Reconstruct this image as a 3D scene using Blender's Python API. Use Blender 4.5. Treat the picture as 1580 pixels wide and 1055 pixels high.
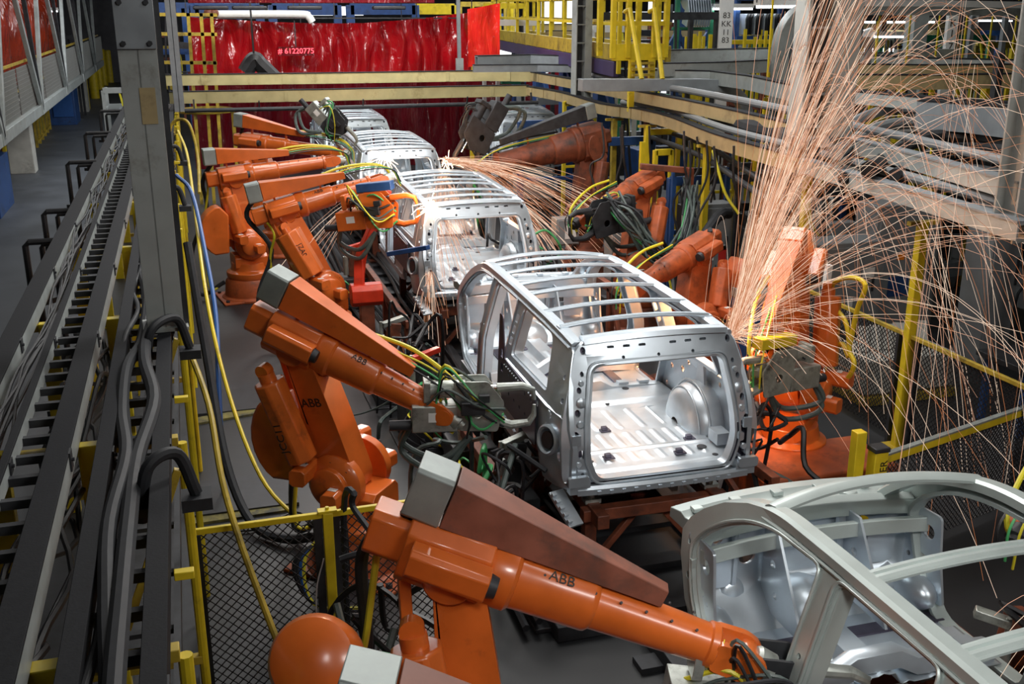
import bpy, bmesh, math, random
from math import sin, cos, pi, radians, atan2, sqrt, hypot
from mathutils import Vector, Matrix
from mathutils.geometry import tessellate_polygon
V = Vector
random.seed(7)
for _o in list(bpy.data.objects): bpy.data.objects.remove(_o)
S = bpy.context.scene
COL = S.collection
# ------------------------------------------------------------------ camera
EYE = V((0, 0, 5.4))
PITCH, YAW, FPX = radians(17.6), radians(17.0), 1623.0
cam = bpy.data.cameras.new('camera'); cam.sensor_width = 36; cam.lens = FPX/1580*36
cam.clip_start = 0.1; cam.clip_end = 300
camo = bpy.data.objects.new('camera', cam); COL.objects.link(camo)
camo.location = EYE; camo.rotation_euler = (pi/2-PITCH, 0, -YAW)
S.camera = camo
# ------------------------------------------------------------------ exposure, world
S.view_settings.view_transform = 'Standard'; S.view_settings.look = 'None'
S.view_settings.gamma = 1; S.view_settings.exposure = 0.30
S.view_settings.use_curve_mapping = False
wd = bpy.data.worlds.new('world'); S.world = wd; wd.use_nodes = True
wd.node_tree.nodes['Background'].inputs[0].default_value = (.62, .72, .85, 1)
wd.node_tree.nodes['Background'].inputs[1].default_value = 0.035
# ------------------------------------------------------------------ ceiling lamps (out of view above) and added fill lights
def area(name, loc, sx, sy, power, col=(1, .97, .93), target=None, spread=None):
    l = bpy.data.lights.new(name, 'AREA'); l.shape = 'RECTANGLE'; l.size = sx; l.size_y = sy
    l.energy = power; l.color = col
    if spread: l.spread = spread
    o = bpy.data.objects.new(name, l); COL.objects.link(o); o.location = loc
    if target is not None:
        o.rotation_euler = (V(target)-V(loc)).to_track_quat('-Z', 'Y').to_euler()
    return o
area('ceiling_and_fill_line', (4.6, 5, 9.5), .9, 7, 130, target=(4.2, 6, 0))
area('fill_light_spot', (0.3, -2.5, 8.8), 1.2, 1.2, 20, target=(3.4, 4.4, 1.8), spread=radians(38))  # fill light added for the left side of the near body shell
area('fill_light_front', (6.5, -4, 9.2), 4, 1.2, 300, target=(5.5, 9, 1.0))  # unseen fill added behind the camera to brighten surfaces facing it
area('ceiling_and_fill_line', (5.0, 12, 9.0), 1.6, 7, 520, target=(4.2, 11.5, 0))
area('ceiling_and_fill_line', (3.2, 19, 9.0), 1.6, 7, 380, target=(3.6, 18.5, 0))
area('ceiling_and_fill_line', (4.6, 27, 9.0), 2.0, 8, 420, target=(4.4, 26, 0))
area('ceiling_and_fill_line', (1.4, 11.5, 8.5), .4, 5, 60, target=(1.6, 10, 0))
area('ceiling_lamp_hall', (14, 24, 9.5), 6, 10, 230, (.95, .98, 1), target=(14, 24, 0))
area('ceiling_lamp_hall', (18, 42, 10), 14, 10, 2500, (.95, .98, 1), target=(16, 42, 0))
area('ceiling_lamp_hall', (2, 40, 10), 12, 8, 900, (.95, .98, 1), target=(2, 40, 0))
area('ceiling_lamp_hall', (9, 13, 9.5), 1.5, 8, 70, target=(9.5, 12, 0))
area('ceiling_lamp_aisle', (-4.2, 30, 9), 1.0, 16, 190, target=(-3, 28, 0))
area('ceiling_lamp_aisle', (-2.5, 9, 9), .6, 8, 9, target=(-1.5, 9, 0))
area('ceiling_and_fill_line', (3.5, 27.5, 8.5), 8, .25, 420, target=(4.0, 33, 4.2))  # extra strip added to streak highlights on the red curtain folds
def pt(loc, power, col=(1, .45, .18), r=.05):
    l = bpy.data.lights.new('weld_arc_light', 'POINT'); l.energy = power; l.color = col; l.shadow_soft_size = r
    o = bpy.data.objects.new('weld_arc_light', l); COL.objects.link(o); o.location = loc
pt((5.45, 9.6, 2.35), 130)
pt((3.3, 15.7, 2.75), 35, (1, .7, .5))
pt((4.8, 20.1, 2.75), 40)
pt((5.6, 18.6, 2.3), 50)
# ------------------------------------------------------------------ projection helpers (photo pixel -> place)
def ray(px, py):
    x = (px-790)/FPX; y = (py-527.5)/FPX
    g = cos(PITCH)-y*sin(PITCH); d = -sin(PITCH)-y*cos(PITCH)
    return g*sin(YAW)+x*cos(YAW), g*cos(YAW)-x*sin(YAW), d
def az(px, py, z):
    a, b, c = ray(px, py); t = (z-5.4)/c; return V((a*t, b*t, z))
def ay(px, py, Y):
    a, b, c = ray(px, py); t = Y/b; return V((a*t, Y, 5.4+c*t))
def ax(px, py, X):
    a, b, c = ray(px, py); t = X/a; return V((X, b*t, 5.4+c*t))
# ------------------------------------------------------------------ materials
MATS = {}
def mat(name, col, rough=.5, metal=0., var=.12, scale=6., bump=0., spec=.5, dirt=None, dirt_amt=.0, emit=None, es=0., alpha=1., coat=0., trans=0.):
    m = bpy.data.materials.new(name); m.use_nodes = True; nt = m.node_tree; N = nt.nodes; L = nt.links
    b = N['Principled BSDF']; b.inputs['Roughness'].default_value = rough; b.inputs['Metallic'].default_value = metal
    b.inputs['Specular IOR Level'].default_value = spec; b.inputs['Coat Weight'].default_value = coat
    b.inputs['Coat Roughness'].default_value = .15
    b.inputs['Base Color'].default_value = (*col, 1)
    if trans: b.inputs['Transmission Weight'].default_value = trans
    tc = N.new('ShaderNodeTexCoord')
    if var or dirt:
        n = N.new('ShaderNodeTexNoise'); n.inputs['Scale'].default_value = scale; n.inputs['Detail'].default_value = 6
        L.new(tc.outputs['Object'], n.inputs['Vector'])
        r = N.new('ShaderNodeMapRange'); r.inputs[1].default_value = .3; r.inputs[2].default_value = .7
        r.inputs[3].default_value = 1-var; r.inputs[4].default_value = 1+var
        L.new(n.outputs['Fac'], r.inputs[0])
        mx = N.new('ShaderNodeVectorMath'); mx.operation = 'SCALE'; mx.inputs[0].default_value = col
        L.new(r.outputs[0], mx.inputs['Scale'])
        out = mx.outputs[0]
        if dirt:
            n2 = N.new('ShaderNodeTexNoise'); n2.inputs['Scale'].default_value = scale*.45; n2.inputs['Detail'].default_value = 9
            n2.inputs['Roughness'].default_value = .7
            L.new(tc.outputs['Object'], n2.inputs['Vector'])
            r2 = N.new('ShaderNodeMapRange'); r2.inputs[1].default_value = .62-dirt_amt; r2.inputs[2].default_value = .78-dirt_amt*.7
            L.new(n2.outputs['Fac'], r2.inputs[0])
            mm = N.new('ShaderNodeMix'); mm.data_type = 'RGBA'; L.new(r2.outputs[0], mm.inputs[0])
            L.new(out, mm.inputs[6]); mm.inputs[7].default_value = (*dirt, 1); out = mm.outputs[2]
        L.new(out, b.inputs['Base Color'])
        rr = N.new('ShaderNodeMapRange'); rr.inputs[3].default_value = max(.03, rough-.08); rr.inputs[4].default_value = min(1, rough+.1)
        L.new(n.outputs['Fac'], rr.inputs[0]); L.new(rr.outputs[0], b.inputs['Roughness'])
    if bump:
        nb = N.new('ShaderNodeTexNoise'); nb.inputs['Scale'].default_value = scale*4; nb.inputs['Detail'].default_value = 4
        L.new(tc.outputs['Object'], nb.inputs['Vector'])
        bp = N.new('ShaderNodeBump'); bp.inputs['Strength'].default_value = bump; bp.inputs['Distance'].default_value = .01
        L.new(nb.outputs['Fac'], bp.inputs['Height']); L.new(bp.outputs['Normal'], b.inputs['Normal'])
    if emit:
        b.inputs['Emission Color'].default_value = (*emit, 1); b.inputs['Emission Strength'].default_value = es
        m.cycles.emission_sampling = 'NONE'
    MATS[name] = m
    return m
M = {}
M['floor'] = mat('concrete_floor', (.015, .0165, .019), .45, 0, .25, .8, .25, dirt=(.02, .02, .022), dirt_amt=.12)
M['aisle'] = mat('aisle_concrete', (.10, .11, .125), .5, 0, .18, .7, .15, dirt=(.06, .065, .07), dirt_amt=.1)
M['steel'] = mat('galvanised_sheet', (.57, .64, .70), .32, .70, .07, 5, .0)
M['steel_in'] = mat('galvanised_floor_sheet', (.62, .68, .73), .36, .60, .12, 4, .05)
M['steel_green'] = mat('coated_body_steel', (.46, .525, .51), .36, .40, .06, 4)
M['steel_dark'] = mat('phosphated_inner_sheet', (.12, .11, .15), .35, .8, .2, 6)
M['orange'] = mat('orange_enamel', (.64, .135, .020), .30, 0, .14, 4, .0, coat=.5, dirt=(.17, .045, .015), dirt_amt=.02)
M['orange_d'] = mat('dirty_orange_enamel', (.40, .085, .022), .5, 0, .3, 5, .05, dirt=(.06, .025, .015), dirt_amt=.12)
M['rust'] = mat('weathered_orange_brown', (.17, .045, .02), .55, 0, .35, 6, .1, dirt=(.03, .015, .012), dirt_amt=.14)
M['red_paint'] = mat('red_enamel', (.55, .035, .012), .35, 0, .2, 6, dirt=(.15, .02, .01), dirt_amt=.06)
M['yellow'] = mat('yellow_enamel', (.66, .50, .018), .42, 0, .15, 5, .0, dirt=(.22, .16, .03), dirt_amt=.04)
M['yellow_d'] = mat('dirty_yellow_enamel', (.42, .30, .03), .5, 0, .22, 6, dirt=(.09, .07, .02), dirt_amt=.12)
M['grey'] = mat('grey_column_paint', (.35, .375, .365), .5, 0, .1, 4, .03, dirt=(.17, .165, .13), dirt_amt=.08)
M['grey_l'] = mat('light_grey_steel', (.30, .33, .355), .42, .4, .12, 5)
M['rail_side'] = mat('worn_pale_rail', (.38, .415, .41), .42, .3, .15, 5, dirt=(.26, .24, .18), dirt_amt=.05)
M['rail_top'] = mat('dusty_dark_rail', (.017, .018, .021), .7, 0, .2, 20, .1, spec=.15)
M['cream'] = mat('yellowed_cream_rail', (.60, .53, .27), .4, .2, .12, 3, dirt=(.34, .25, .11), dirt_amt=.05)
M['tan'] = mat('tan_rail', (.42, .33, .17), .45, .2, .14, 3, dirt=(.16, .12, .07), dirt_amt=.06)
M['dark'] = mat('dark_machine_steel', (.035, .037, .042), .5, .3, .3, 8, .05)
M['black'] = mat('black_rubber', (.012, .012, .014), .45, 0, .3, 10)
M['hose'] = mat('dusty_rubber_hose', (.026, .028, .032), .6, 0, .2, 14, spec=.25)
M['hose_g'] = mat('grey_green_cable', (.075, .10, .095), .45, 0, .25, 14)
M['green'] = mat('green_cable', (.06, .36, .12), .4, 0, .1, 8)
M['ycable'] = mat('yellow_cable', (.66, .58, .03), .42, 0, .1, 8)
M['bluec'] = mat('blue_hose', (.02, .09, .30), .45, 0, .1, 8)
M['blue'] = mat('blue_enamel', (.018, .06, .19), .45, 0, .2, 5, dirt=(.02, .03, .06), dirt_amt=.06)
M['purple'] = mat('dark_violet_girder', (.045, .03, .10), .5, 0, .2, 5)
M['greenp'] = mat('green_enamel', (.02, .17, .09), .45, 0, .2, 5)
M['cab'] = mat('grey_cabinet_enamel', (.21, .225, .235), .45, 0, .08, 3)
M['worn'] = mat('worn_yellow_floor_paint', (.20, .17, .035), .7, 0, .35, 9, .1, dirt=(.04, .04, .03), dirt_amt=.22)
M['zinc'] = mat('plain_grey_cap', (.27, .305, .295), .45, .3, .2, 4, dirt=(.18, .2, .19), dirt_amt=.1)
M['gun'] = mat('machined_gun_metal', (.42, .45, .42), .38, .6, .22, 9, dirt=(.1, .1, .09), dirt_amt=.1)
M['chrome'] = mat('polished_rod', (.75, .75, .75), .15, 1, 0)
M['white'] = mat('white_paint', (.72, .72, .70), .5, 0, .06, 5)
M['conc'] = mat('painted_column_white', (.50, .50, .46), .7, 0, .15, 3, .1, dirt=(.22, .21, .19), dirt_amt=.08)
M['label'] = mat('white_sticker', (.75, .75, .73), .5, 0, 0)
M['ylabel'] = mat('yellow_sticker', (.85, .75, .04), .5, 0, 0)
M['rlabel'] = mat('red_sticker', (.6, .03, .02), .5, 0, 0)
M['ink'] = mat('black_lettering', (.02, .015, .012), .5, 0, 0)
M['winkd'] = mat('pale_lettering', (.5, .48, .5), .5, 0, 0)
M['mesh'] = mat('black_fence_wire', (.02, .02, .022), .5, .2, 0)
M['meshg'] = mat('grey_fence_mesh', (.25, .26, .25), .5, .2, 0)
M['amber'] = mat('amber_lens', (.9, .25, .02), .3, 0, 0)
M['wall'] = mat('hall_wall', (.10, .10, .11), .8, 0, .3, 1)
M['lamp'] = mat('fluorescent_tube', (.9, .95, 1), .5, 0, 0, emit=(.93, .97, 1), es=7.)
M['bright'] = mat('glowing_pale_panel', (.9, .95, 1), .5, 0, 0, emit=(.92, .96, 1), es=1.1)
M['led'] = mat('red_display_digits', (1, .05, .05), .5, 0, 0, emit=(1, .05, .08), es=3.)
M['screen'] = mat('lit_screen', (.5, .5, 1), .5, 0, 0, emit=(.5, .55, 1), es=1.)
M['hood_dust'] = mat('dusty_red_brown_enamel', (.24, .085, .055), .5, 0, .25, 5, .03, dirt=(.10, .06, .05), dirt_amt=.12)
M['spark_dim'] = mat('cooling_spark', (.02, .01, .01), .9, 0, 0, emit=(.62, .22, .085), es=.62)
M['spark_bright'] = mat('bright_spark', (.02, .01, .01), .9, 0, 0, emit=(1, .74, .55), es=.95)
M['spark'] = mat('glowing_spark', (.02, .01, .01), .9, 0, 0, emit=(.86, .46, .30), es=.80)
M['spark_hot'] = mat('white_hot_spark', (1, .8, .6), .5, 0, 0, emit=(1, .72, .5), es=3.)
def curtain_mat(name, col, es):
    m = mat(name, col, .16, 0, .45, .9, 0, coat=1.)
    nt = m.node_tree; b = nt.nodes['Principled BSDF']
    tc = nt.nodes.new('ShaderNodeTexCoord'); mp = nt.nodes.new('ShaderNodeMapping'); mp.inputs['Scale'].default_value = (1.0, 1.0, .28)
    n = nt.nodes.new('ShaderNodeTexNoise'); n.inputs['Scale'].default_value = 3.2; n.inputs['Detail'].default_value = 3; n.inputs['Distortion'].default_value = 1.2
    bp = nt.nodes.new('ShaderNodeBump'); bp.inputs['Strength'].default_value = .9; bp.inputs['Distance'].default_value = .12
    for a_, b_ in ((tc.outputs['Object'], mp.inputs[0]), (mp.outputs[0], n.inputs['Vector']), (n.outputs['Fac'], bp.inputs['Height']), (bp.outputs['Normal'], b.inputs['Normal']), (bp.outputs['Normal'], b.inputs['Coat Normal'])): nt.links.new(a_, b_)
    tr = nt.nodes.new('ShaderNodeBsdfTranslucent'); tr.inputs[0].default_value = (col[0]*1.3, col[1], col[2], 1)
    mx = nt.nodes.new('ShaderNodeMixShader'); mx.inputs[0].default_value = .3
    out = nt.nodes['Material Output']
    nt.links.new(b.outputs[0], mx.inputs[1]); nt.links.new(tr.outputs[0], mx.inputs[2]); nt.links.new(mx.outputs[0], out.inputs[0])
    return m
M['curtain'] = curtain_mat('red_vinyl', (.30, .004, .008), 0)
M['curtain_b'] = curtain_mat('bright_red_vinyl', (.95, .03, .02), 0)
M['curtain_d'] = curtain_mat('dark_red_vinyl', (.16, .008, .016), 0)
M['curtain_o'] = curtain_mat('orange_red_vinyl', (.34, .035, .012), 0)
# ------------------------------------------------------------------ mesh builder
def frame(origin, xdir, up=(0, 0, 1)):
    """matrix whose x axis runs along xdir, z as close to up as possible"""
    x = V(xdir).normalized(); u = V(up)
    y = u.cross(x)
    if y.length < 1e-4: y = V((0, 1, 0)).cross(x)
    y.normalize(); z = x.cross(y)
    m = Matrix((x, y, z)).transposed().to_4x4(); m.translation = V(origin)
    return m
def rotz(a, loc=(0, 0, 0)):
    return Matrix.Translation(V(loc)) @ Matrix.Rotation(a, 4, 'Z')
class MB:
    def __init__(s, M0=None): s.v = []; s.f = []; s.M = M0
    def add(s, vs, fs, M1=None):
        m = M1
        if s.M is not None: m = s.M @ M1 if M1 is not None else s.M
        n = len(s.v)
        for p in vs: s.v.append(m @ V(p) if m is not None else V(p))
        for f in fs: s.f.append([n+i for i in f])
        return s
    def box(s, c, d, M1=None):
        x, y, z = c; a, b, e = d[0]/2, d[1]/2, d[2]/2
        vs = [(x+i*a, y+j*b, z+k*e) for i in (-1, 1) for j in (-1, 1) for k in (-1, 1)]
        return s.add(vs, [(0, 1, 3, 2), (4, 6, 7, 5), (0, 4, 5, 1), (2, 3, 7, 6), (0, 2, 6, 4), (1, 5, 7, 3)], M1)
    def bar(s, p, q, w, h=None, up=(0, 0, 1), w2=None, h2=None):
        """rectangular bar from p to q, w across, h along up"""
        h = w if h is None else h; w2 = w if w2 is None else w2; h2 = h if h2 is None else h2
        p = V(p); q = V(q); m = frame(p, q-p, up); L = (q-p).length
        vs = [(0, a*w/2, b*h/2) for a, b in ((-1, -1), (1, -1), (1, 1), (-1, 1))]+[(L, a*w2/2, b*h2/2) for a, b in ((-1, -1), (1, -1), (1, 1), (-1, 1))]
        return s.add(vs, [(3, 2, 1, 0), (4, 5, 6, 7), (0, 1, 5, 4), (1, 2, 6, 5), (2, 3, 7, 6), (3, 0, 4, 7)], m)
    def tube(s, pts, r, n=8, cap=True, closed=False):
        pts = [V(p) for p in pts]; k = len(pts)
        rs = r if isinstance(r, (list, tuple)) else [r]*k
        vs = []; fs = []; prev = None
        for i, p in enumerate(pts):
            if closed: t = pts[(i+1) % k]-pts[i-1]
            else: t = (pts[min(i+1, k-1)]-pts[max(i-1, 0)])
            if t.length < 1e-9: t = V((0, 0, 1))
            t.normalize()
            if prev is None:
                a = t.orthogonal().normalized()
            else:
                a = prev-t*prev.dot(t)
                a = a.normalized() if a.length > 1e-6 else t.orthogonal().normalized()
            prev = a; b = t.cross(a)
            for j in range(n):
                an = 2*pi*j/n; vs.append(p+(a*cos(an)+b*sin(an))*rs[i])
        m = k if closed else k-1
        for i in range(m):
            for j in range(n):
                i2 = (i+1) % k; fs.append((i*n+j, i*n+(j+1) % n, i2*n+(j+1) % n, i2*n+j))
        if cap and not closed: fs.append(tuple(range(n))[::-1]); fs.append(tuple((k-1)*n+j for j in range(n)))
        return s.add(vs, fs)
    def cyl(s, p, q, r, n=20, r2=None): return s.tube([p, q], [r, r if r2 is None else r2], n)
    def lathe(s, prof, c=(0, 0, 0), axis=(0, 0, 1), n=28):
        """prof: (radius, height) pairs revolved about axis through c"""
        m = frame(c, axis, (0.01, 1, 0)) if abs(V(axis).normalized().z) > .9 else frame(c, axis)
        vs = []; fs = []
        for r, h in prof:
            for j in range(n): a = 2*pi*j/n; vs.append((h, r*cos(a), r*sin(a)))
        for i in range(len(prof)-1):
            for j in range(n): fs.append((i*n+j, i*n+(j+1) % n, (i+1)*n+(j+1) % n, (i+1)*n+j))
        fs.append(tuple(range(n))[::-1]); fs.append(tuple((len(prof)-1)*n+j for j in range(n)))
        return s.add(vs, fs, m)
    def sweep(s, pts, prof, up=(0, 0, 1), closed=False, cap=True):
        """profile (across, up) swept along pts"""
        pts = [V(p) for p in pts]; k = len(pts); n = len(prof); vs = []; fs = []
        for i, p in enumerate(pts):
            t = (pts[(i+1) % k]-pts[i-1]) if closed else (pts[min(i+1, k-1)]-pts[max(i-1, 0)])
            t.normalize(); u = V(up(i) if callable(up) else up); y = u.cross(t)
            if y.length < 1e-5: y = t.orthogonal()
            y.normalize(); z = t.cross(y)
            for a, b in prof: vs.append(p+y*a+z*b)
        m = k if closed else k-1
        for i in range(m):
            for j in range(n):
                i2 = (i+1) % k; fs.append((i*n+j, i*n+(j+1) % n, i2*n+(j+1) % n, i2*n+j))
        if cap and not closed: fs.append(tuple(range(n))[::-1]); fs.append(tuple((k-1)*n+j for j in range(n)))
        return s.add(vs, fs)
    def prism(s, poly, d, M1=None, holes=()):
        """polygon in xy extruded z from -d/2 to d/2"""
        loops = [list(poly)]+[list(h) for h in holes]
        flat = [p for l in loops for p in l]
        tris = tessellate_polygon([[V((p[0], p[1], 0)) for p in l] for l in loops])
        n = len(flat); vs = [(p[0], p[1], d/2) for p in flat]+[(p[0], p[1], -d/2) for p in flat]
        fs = [tuple(t) for t in tris]+[tuple(i+n for i in reversed(t)) for t in tris]
        o = 0
        for l in loops:
            k = len(l)
            for i in range(k): a = o+i; b = o+(i+1) % k; fs.append((a, b, b+n, a+n))
            o += k
        return s.add(vs, fs, M1)
    def sphere(s, c, r, n=14, m=8, M1=None):
        r = (r, r, r) if not isinstance(r, (list, tuple)) else r
        vs = [(c[0], c[1], c[2]+r[2])]; fs = []
        for i in range(1, m):
            for j in range(n):
                a = pi*i/m; b = 2*pi*j/n; vs.append((c[0]+r[0]*sin(a)*cos(b), c[1]+r[1]*sin(a)*sin(b), c[2]+r[2]*cos(a)))
        vs.append((c[0], c[1], c[2]-r[2]))
        for j in range(n):
            fs.append((0, 1+j, 1+(j+1) % n)); e = 1+(m-2)*n; fs.append((len(vs)-1, e+(j+1) % n, e+j))
        for i in range(m-2):
            for j in range(n): a = 1+i*n; fs.append((a+j, a+n+j, a+n+(j+1) % n, a+(j+1) % n))
        return s.add(vs, fs, M1)
    def grid(s, fn, nu, nv, thick=None):
        vs = [fn(i/nu, j/nv) for j in range(nv+1) for i in range(nu+1)]
        fs = [(j*(nu+1)+i, j*(nu+1)+i+1, (j+1)*(nu+1)+i+1, (j+1)*(nu+1)+i) for j in range(nv) for i in range(nu)]
        return s.add(vs, fs)
    def build(s, name, m, parent=None, bevel=0, smooth=True, angle=35, solid=0, origin=None):
        me = bpy.data.meshes.new(name)
        if parent is not None and not parent.get('local'):
            inv = parent.matrix_basis.inverted() if not parent.get('_w') else V_inv[parent.get('_w')]
        elif parent is None:
            if origin is None:
                lo = [min(p[i] for p in s.v) for i in range(3)]; hi = [max(p[i] for p in s.v) for i in range(3)]
                origin = ((lo[0]+hi[0])/2, (lo[1]+hi[1])/2, lo[2])
            inv = Matrix.Translation(-V(origin))
        else: inv = Matrix.Identity(4)
        me.from_pydata([inv @ p for p in s.v], [], s.f)
        me.materials.append(m if not isinstance(m, str) else M[m])
        bm = bmesh.new(); bm.from_mesh(me); bmesh.ops.recalc_face_normals(bm, faces=bm.faces); bm.to_mesh(me); bm.free()
        if smooth:
            me.polygons.foreach_set('use_smooth', [True]*len(me.polygons)); me.set_sharp_from_angle(angle=radians(angle))
        me.update()
        o = bpy.data.objects.new(name, me); COL.objects.link(o)
        if parent is not None: o.parent = parent
        else: o.location = origin
        if solid: md = o.modifiers.new('solid', 'SOLIDIFY'); md.thickness = solid; md.offset = 0
        if bevel:
            md = o.modifiers.new('bevel', 'BEVEL'); md.width = bevel; md.segments = 2; md.limit_method = 'ANGLE'; md.angle_limit = radians(40)
            md.harden_normals = False
        return o
V_inv = {}
def tag(o, label, cat, group=None, kind=None):
    o['label'] = label; o['category'] = cat
    if group: o['group'] = group
    if kind: o['kind'] = kind
    return o
def thing(name, label, cat, loc=(0, 0, 0), rz=0, group=None, local=False):
    o = bpy.data.objects.new(name, None); COL.objects.link(o); o.empty_display_size = .2
    o.location = loc; o.rotation_euler = (0, 0, rz)
    V_inv[len(V_inv)+1] = rotz(rz, loc).inverted(); KEY[o.name] = len(V_inv)
    tag(o, label, cat, group)
    if local: LOCAL.add(o.name)
    return o
KEY = {}; LOCAL = set()
def struct(o): o['kind'] = 'structure'; return o
_b = MB.build
def build(s, name, m, parent=None, **k):
    """children are written in world coordinates unless their thing is 'local'"""
    if parent is None: return _b(s, name, m, None, **k)
    root = parent; chain = root
    while chain.parent is not None: chain = chain.parent
    inv = Matrix.Identity(4) if chain.name in LOCAL else V_inv.get(KEY.get(chain.name, 0), None)
    if inv is None: inv = Matrix.Translation(-chain.location)
    for i, p in enumerate(s.v): s.v[i] = inv @ p
    org = k.pop('origin', None)
    o = _b(s, name, m, None, origin=(0, 0, 0), **k); o.parent = parent
    return o
MB.build = build
def dup(root, loc, rz, label=None):
    r = root.copy(); COL.objects.link(r); r.location = loc; r.rotation_euler = (0, 0, rz)
    if label: r['label'] = label
    for ch in list(root.children):
        c = ch.copy(); COL.objects.link(c); c.parent = r
        for g in ch.children: d = g.copy(); COL.objects.link(d); d.parent = c
    return r
def text(s, size, M1, m, parent=None, name='lettering', depth=.002, align='CENTER'):
    cu = bpy.data.curves.new(name, 'FONT'); cu.body = s; cu.size = size; cu.extrude = depth; cu.align_x = align; cu.align_y = 'CENTER'
    cu.resolution_u = 3
    t = bpy.data.objects.new(name+'_tmp', cu); COL.objects.link(t)
    dg = bpy.context.evaluated_depsgraph_get(); me = bpy.data.meshes.new_from_object(t.evaluated_get(dg))
    bpy.data.objects.remove(t); bpy.data.curves.remove(cu)
    mb = MB(); mb.add([v.co.copy() for v in me.vertices], [tuple(p.vertices) for p in me.polygons], M1)
    bpy.data.meshes.remove(me)
    return mb.build(name, m, parent, smooth=False)
def rnd(poly, r=.05, n=4):
    """round the corners of a polygon"""
    out = []; k = len(poly)
    for i in range(k):
        rr = r[i] if isinstance(r, (list, tuple)) else r
        p = V(poly[i]).to_2d(); a = V(poly[i-1]).to_2d()-p; b = V(poly[(i+1) % k]).to_2d()-p
        d = min(rr, a.length*.45, b.length*.45); A = p+a.normalized()*d; B = p+b.normalized()*d
        for j in range(n+1):
            t = j/n; q = A*(1-t)**2+p*2*t*(1-t)+B*t*t; out.append((q.x, q.y))
    return out
def circ(c, r, n=14, ry=None):
    ry = r if ry is None else ry
    return [(c[0]+r*cos(2*pi*i/n), c[1]+ry*sin(2*pi*i/n)) for i in range(n)]
def rect(x0, y0, x1, y1): return [(x0, y0), (x1, y0), (x1, y1), (x0, y1)]
def spl(pts, n=6):
    """smooth curve through points"""
    P = [V(p) for p in pts]; P = [P[0]*2-P[1]]+P+[P[-1]*2-P[-2]]; out = []
    for i in range(1, len(P)-2):
        for j in range(n):
            t = j/n; a, b, c, d = P[i-1:i+3]
            out.append(.5*((2*b)+(c-a)*t+(2*a-5*b+4*c-d)*t*t+(3*b-a-3*c+d)*t**3))
    out.append(P[-2]); return out
# ================================================================== SETTING
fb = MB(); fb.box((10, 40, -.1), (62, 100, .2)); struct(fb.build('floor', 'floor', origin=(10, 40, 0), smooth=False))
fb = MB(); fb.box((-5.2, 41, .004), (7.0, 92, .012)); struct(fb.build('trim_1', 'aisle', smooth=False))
w = MB(); w.box((10, 88, 6), (62, .3, 12)); struct(w.build('wall_back', 'wall', smooth=False))
w = MB(); w.box((-15, 40, 6), (.3, 100, 12)); struct(w.build('wall_left', 'wall', smooth=False))
w = MB(); w.box((41, 40, 6), (.3, 100, 12)); struct(w.build('wall_right', 'wall', smooth=False))

w = MB(); w.box((13, 40, 11.1), (57, 101, .2)); struct(w.build('ceiling', 'wall', smooth=False))
w = MB(); w.box((13, -9.9, 5.5), (57, .3, 11)); struct(w.build('wall_front', 'wall', smooth=False))
# ================================================================== MINIVAN BODIES (local: x across, y to the front, z up)
def hw(z, y):
    u = 1.0 if z > .1 else .975
    if z > .72: u = 1.0-.205*((z-.72)/.73)**1.25
    if y > 3.4: u -= .05*(y-3.4)
    if y < .35: u -= .10*((.35-y)/.35)**2
    return u
def mapped(poly, holes, d, fn, cuts_a, cuts_b):
    """prism of (a, b) polygon bisected along a and b and bent by fn(a, b, t)"""
    mb = MB(); mb.prism(poly, d, holes=holes)
    bm = bmesh.new()
    vs = [bm.verts.new(p) for p in mb.v]
    for f in mb.f:
        try: bm.faces.new([vs[i] for i in f])
        except ValueError: pass
    for c in cuts_a: bmesh.ops.bisect_plane(bm, geom=bm.verts[:]+bm.edges[:]+bm.faces[:], plane_co=(c, 0, 0), plane_no=(1, 0, 0))
    for c in cuts_b: bmesh.ops.bisect_plane(bm, geom=bm.verts[:]+bm.edges[:]+bm.faces[:], plane_co=(0, c, 0), plane_no=(0, 1, 0))
    bm.verts.index_update()
    V2 = [fn(v.co.x, v.co.y, v.co.z) for v in bm.verts]; F2 = [[v.index for v in f.verts] for f in bm.faces]
    bm.free(); return V2, F2
FD = rnd([(3.27, .14), (4.10, .16), (4.36, .52), (4.45, .86), (4.36, .99), (4.16, 1.15), (3.90, 1.285), (3.60, 1.365), (3.13, 1.39), (3.12, .80)], [.08, .12, .1, .05, .08, .12, .16, .16, .07, .1], 3)
SD = rnd([(2.28, .14), (3.08, .14), (2.93, .80), (2.94, 1.39), (2.10, 1.395), (2.06, .80)], [.1, .08, .1, .07, .07, .1], 4)
QW = rnd([(.62, .90), (1.86, .88), (1.88, 1.385), (.86, 1.385)], [.07, .05, .06, .12], 4)
arch = [(1.10+.40*cos(a), .0+.40*sin(a)+.02) for a in [pi*i/10 for i in range(10, -1, -1)]]
OUT = [(.02, .13), (.45, .04), (.68, .0)]+arch[0:]+[(1.6, .0), (4.14, 0), (4.50, .42), (4.66, .88), (4.60, .99), (4.46, 1.12), (4.25, 1.26), (4.0, 1.37), (3.75, 1.44), (3.4, 1.475), (2.4, 1.485), (1.2, 1.475), (.42, 1.445), (.30, 1.38), (.06, .80), (.0, .55)]
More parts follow.
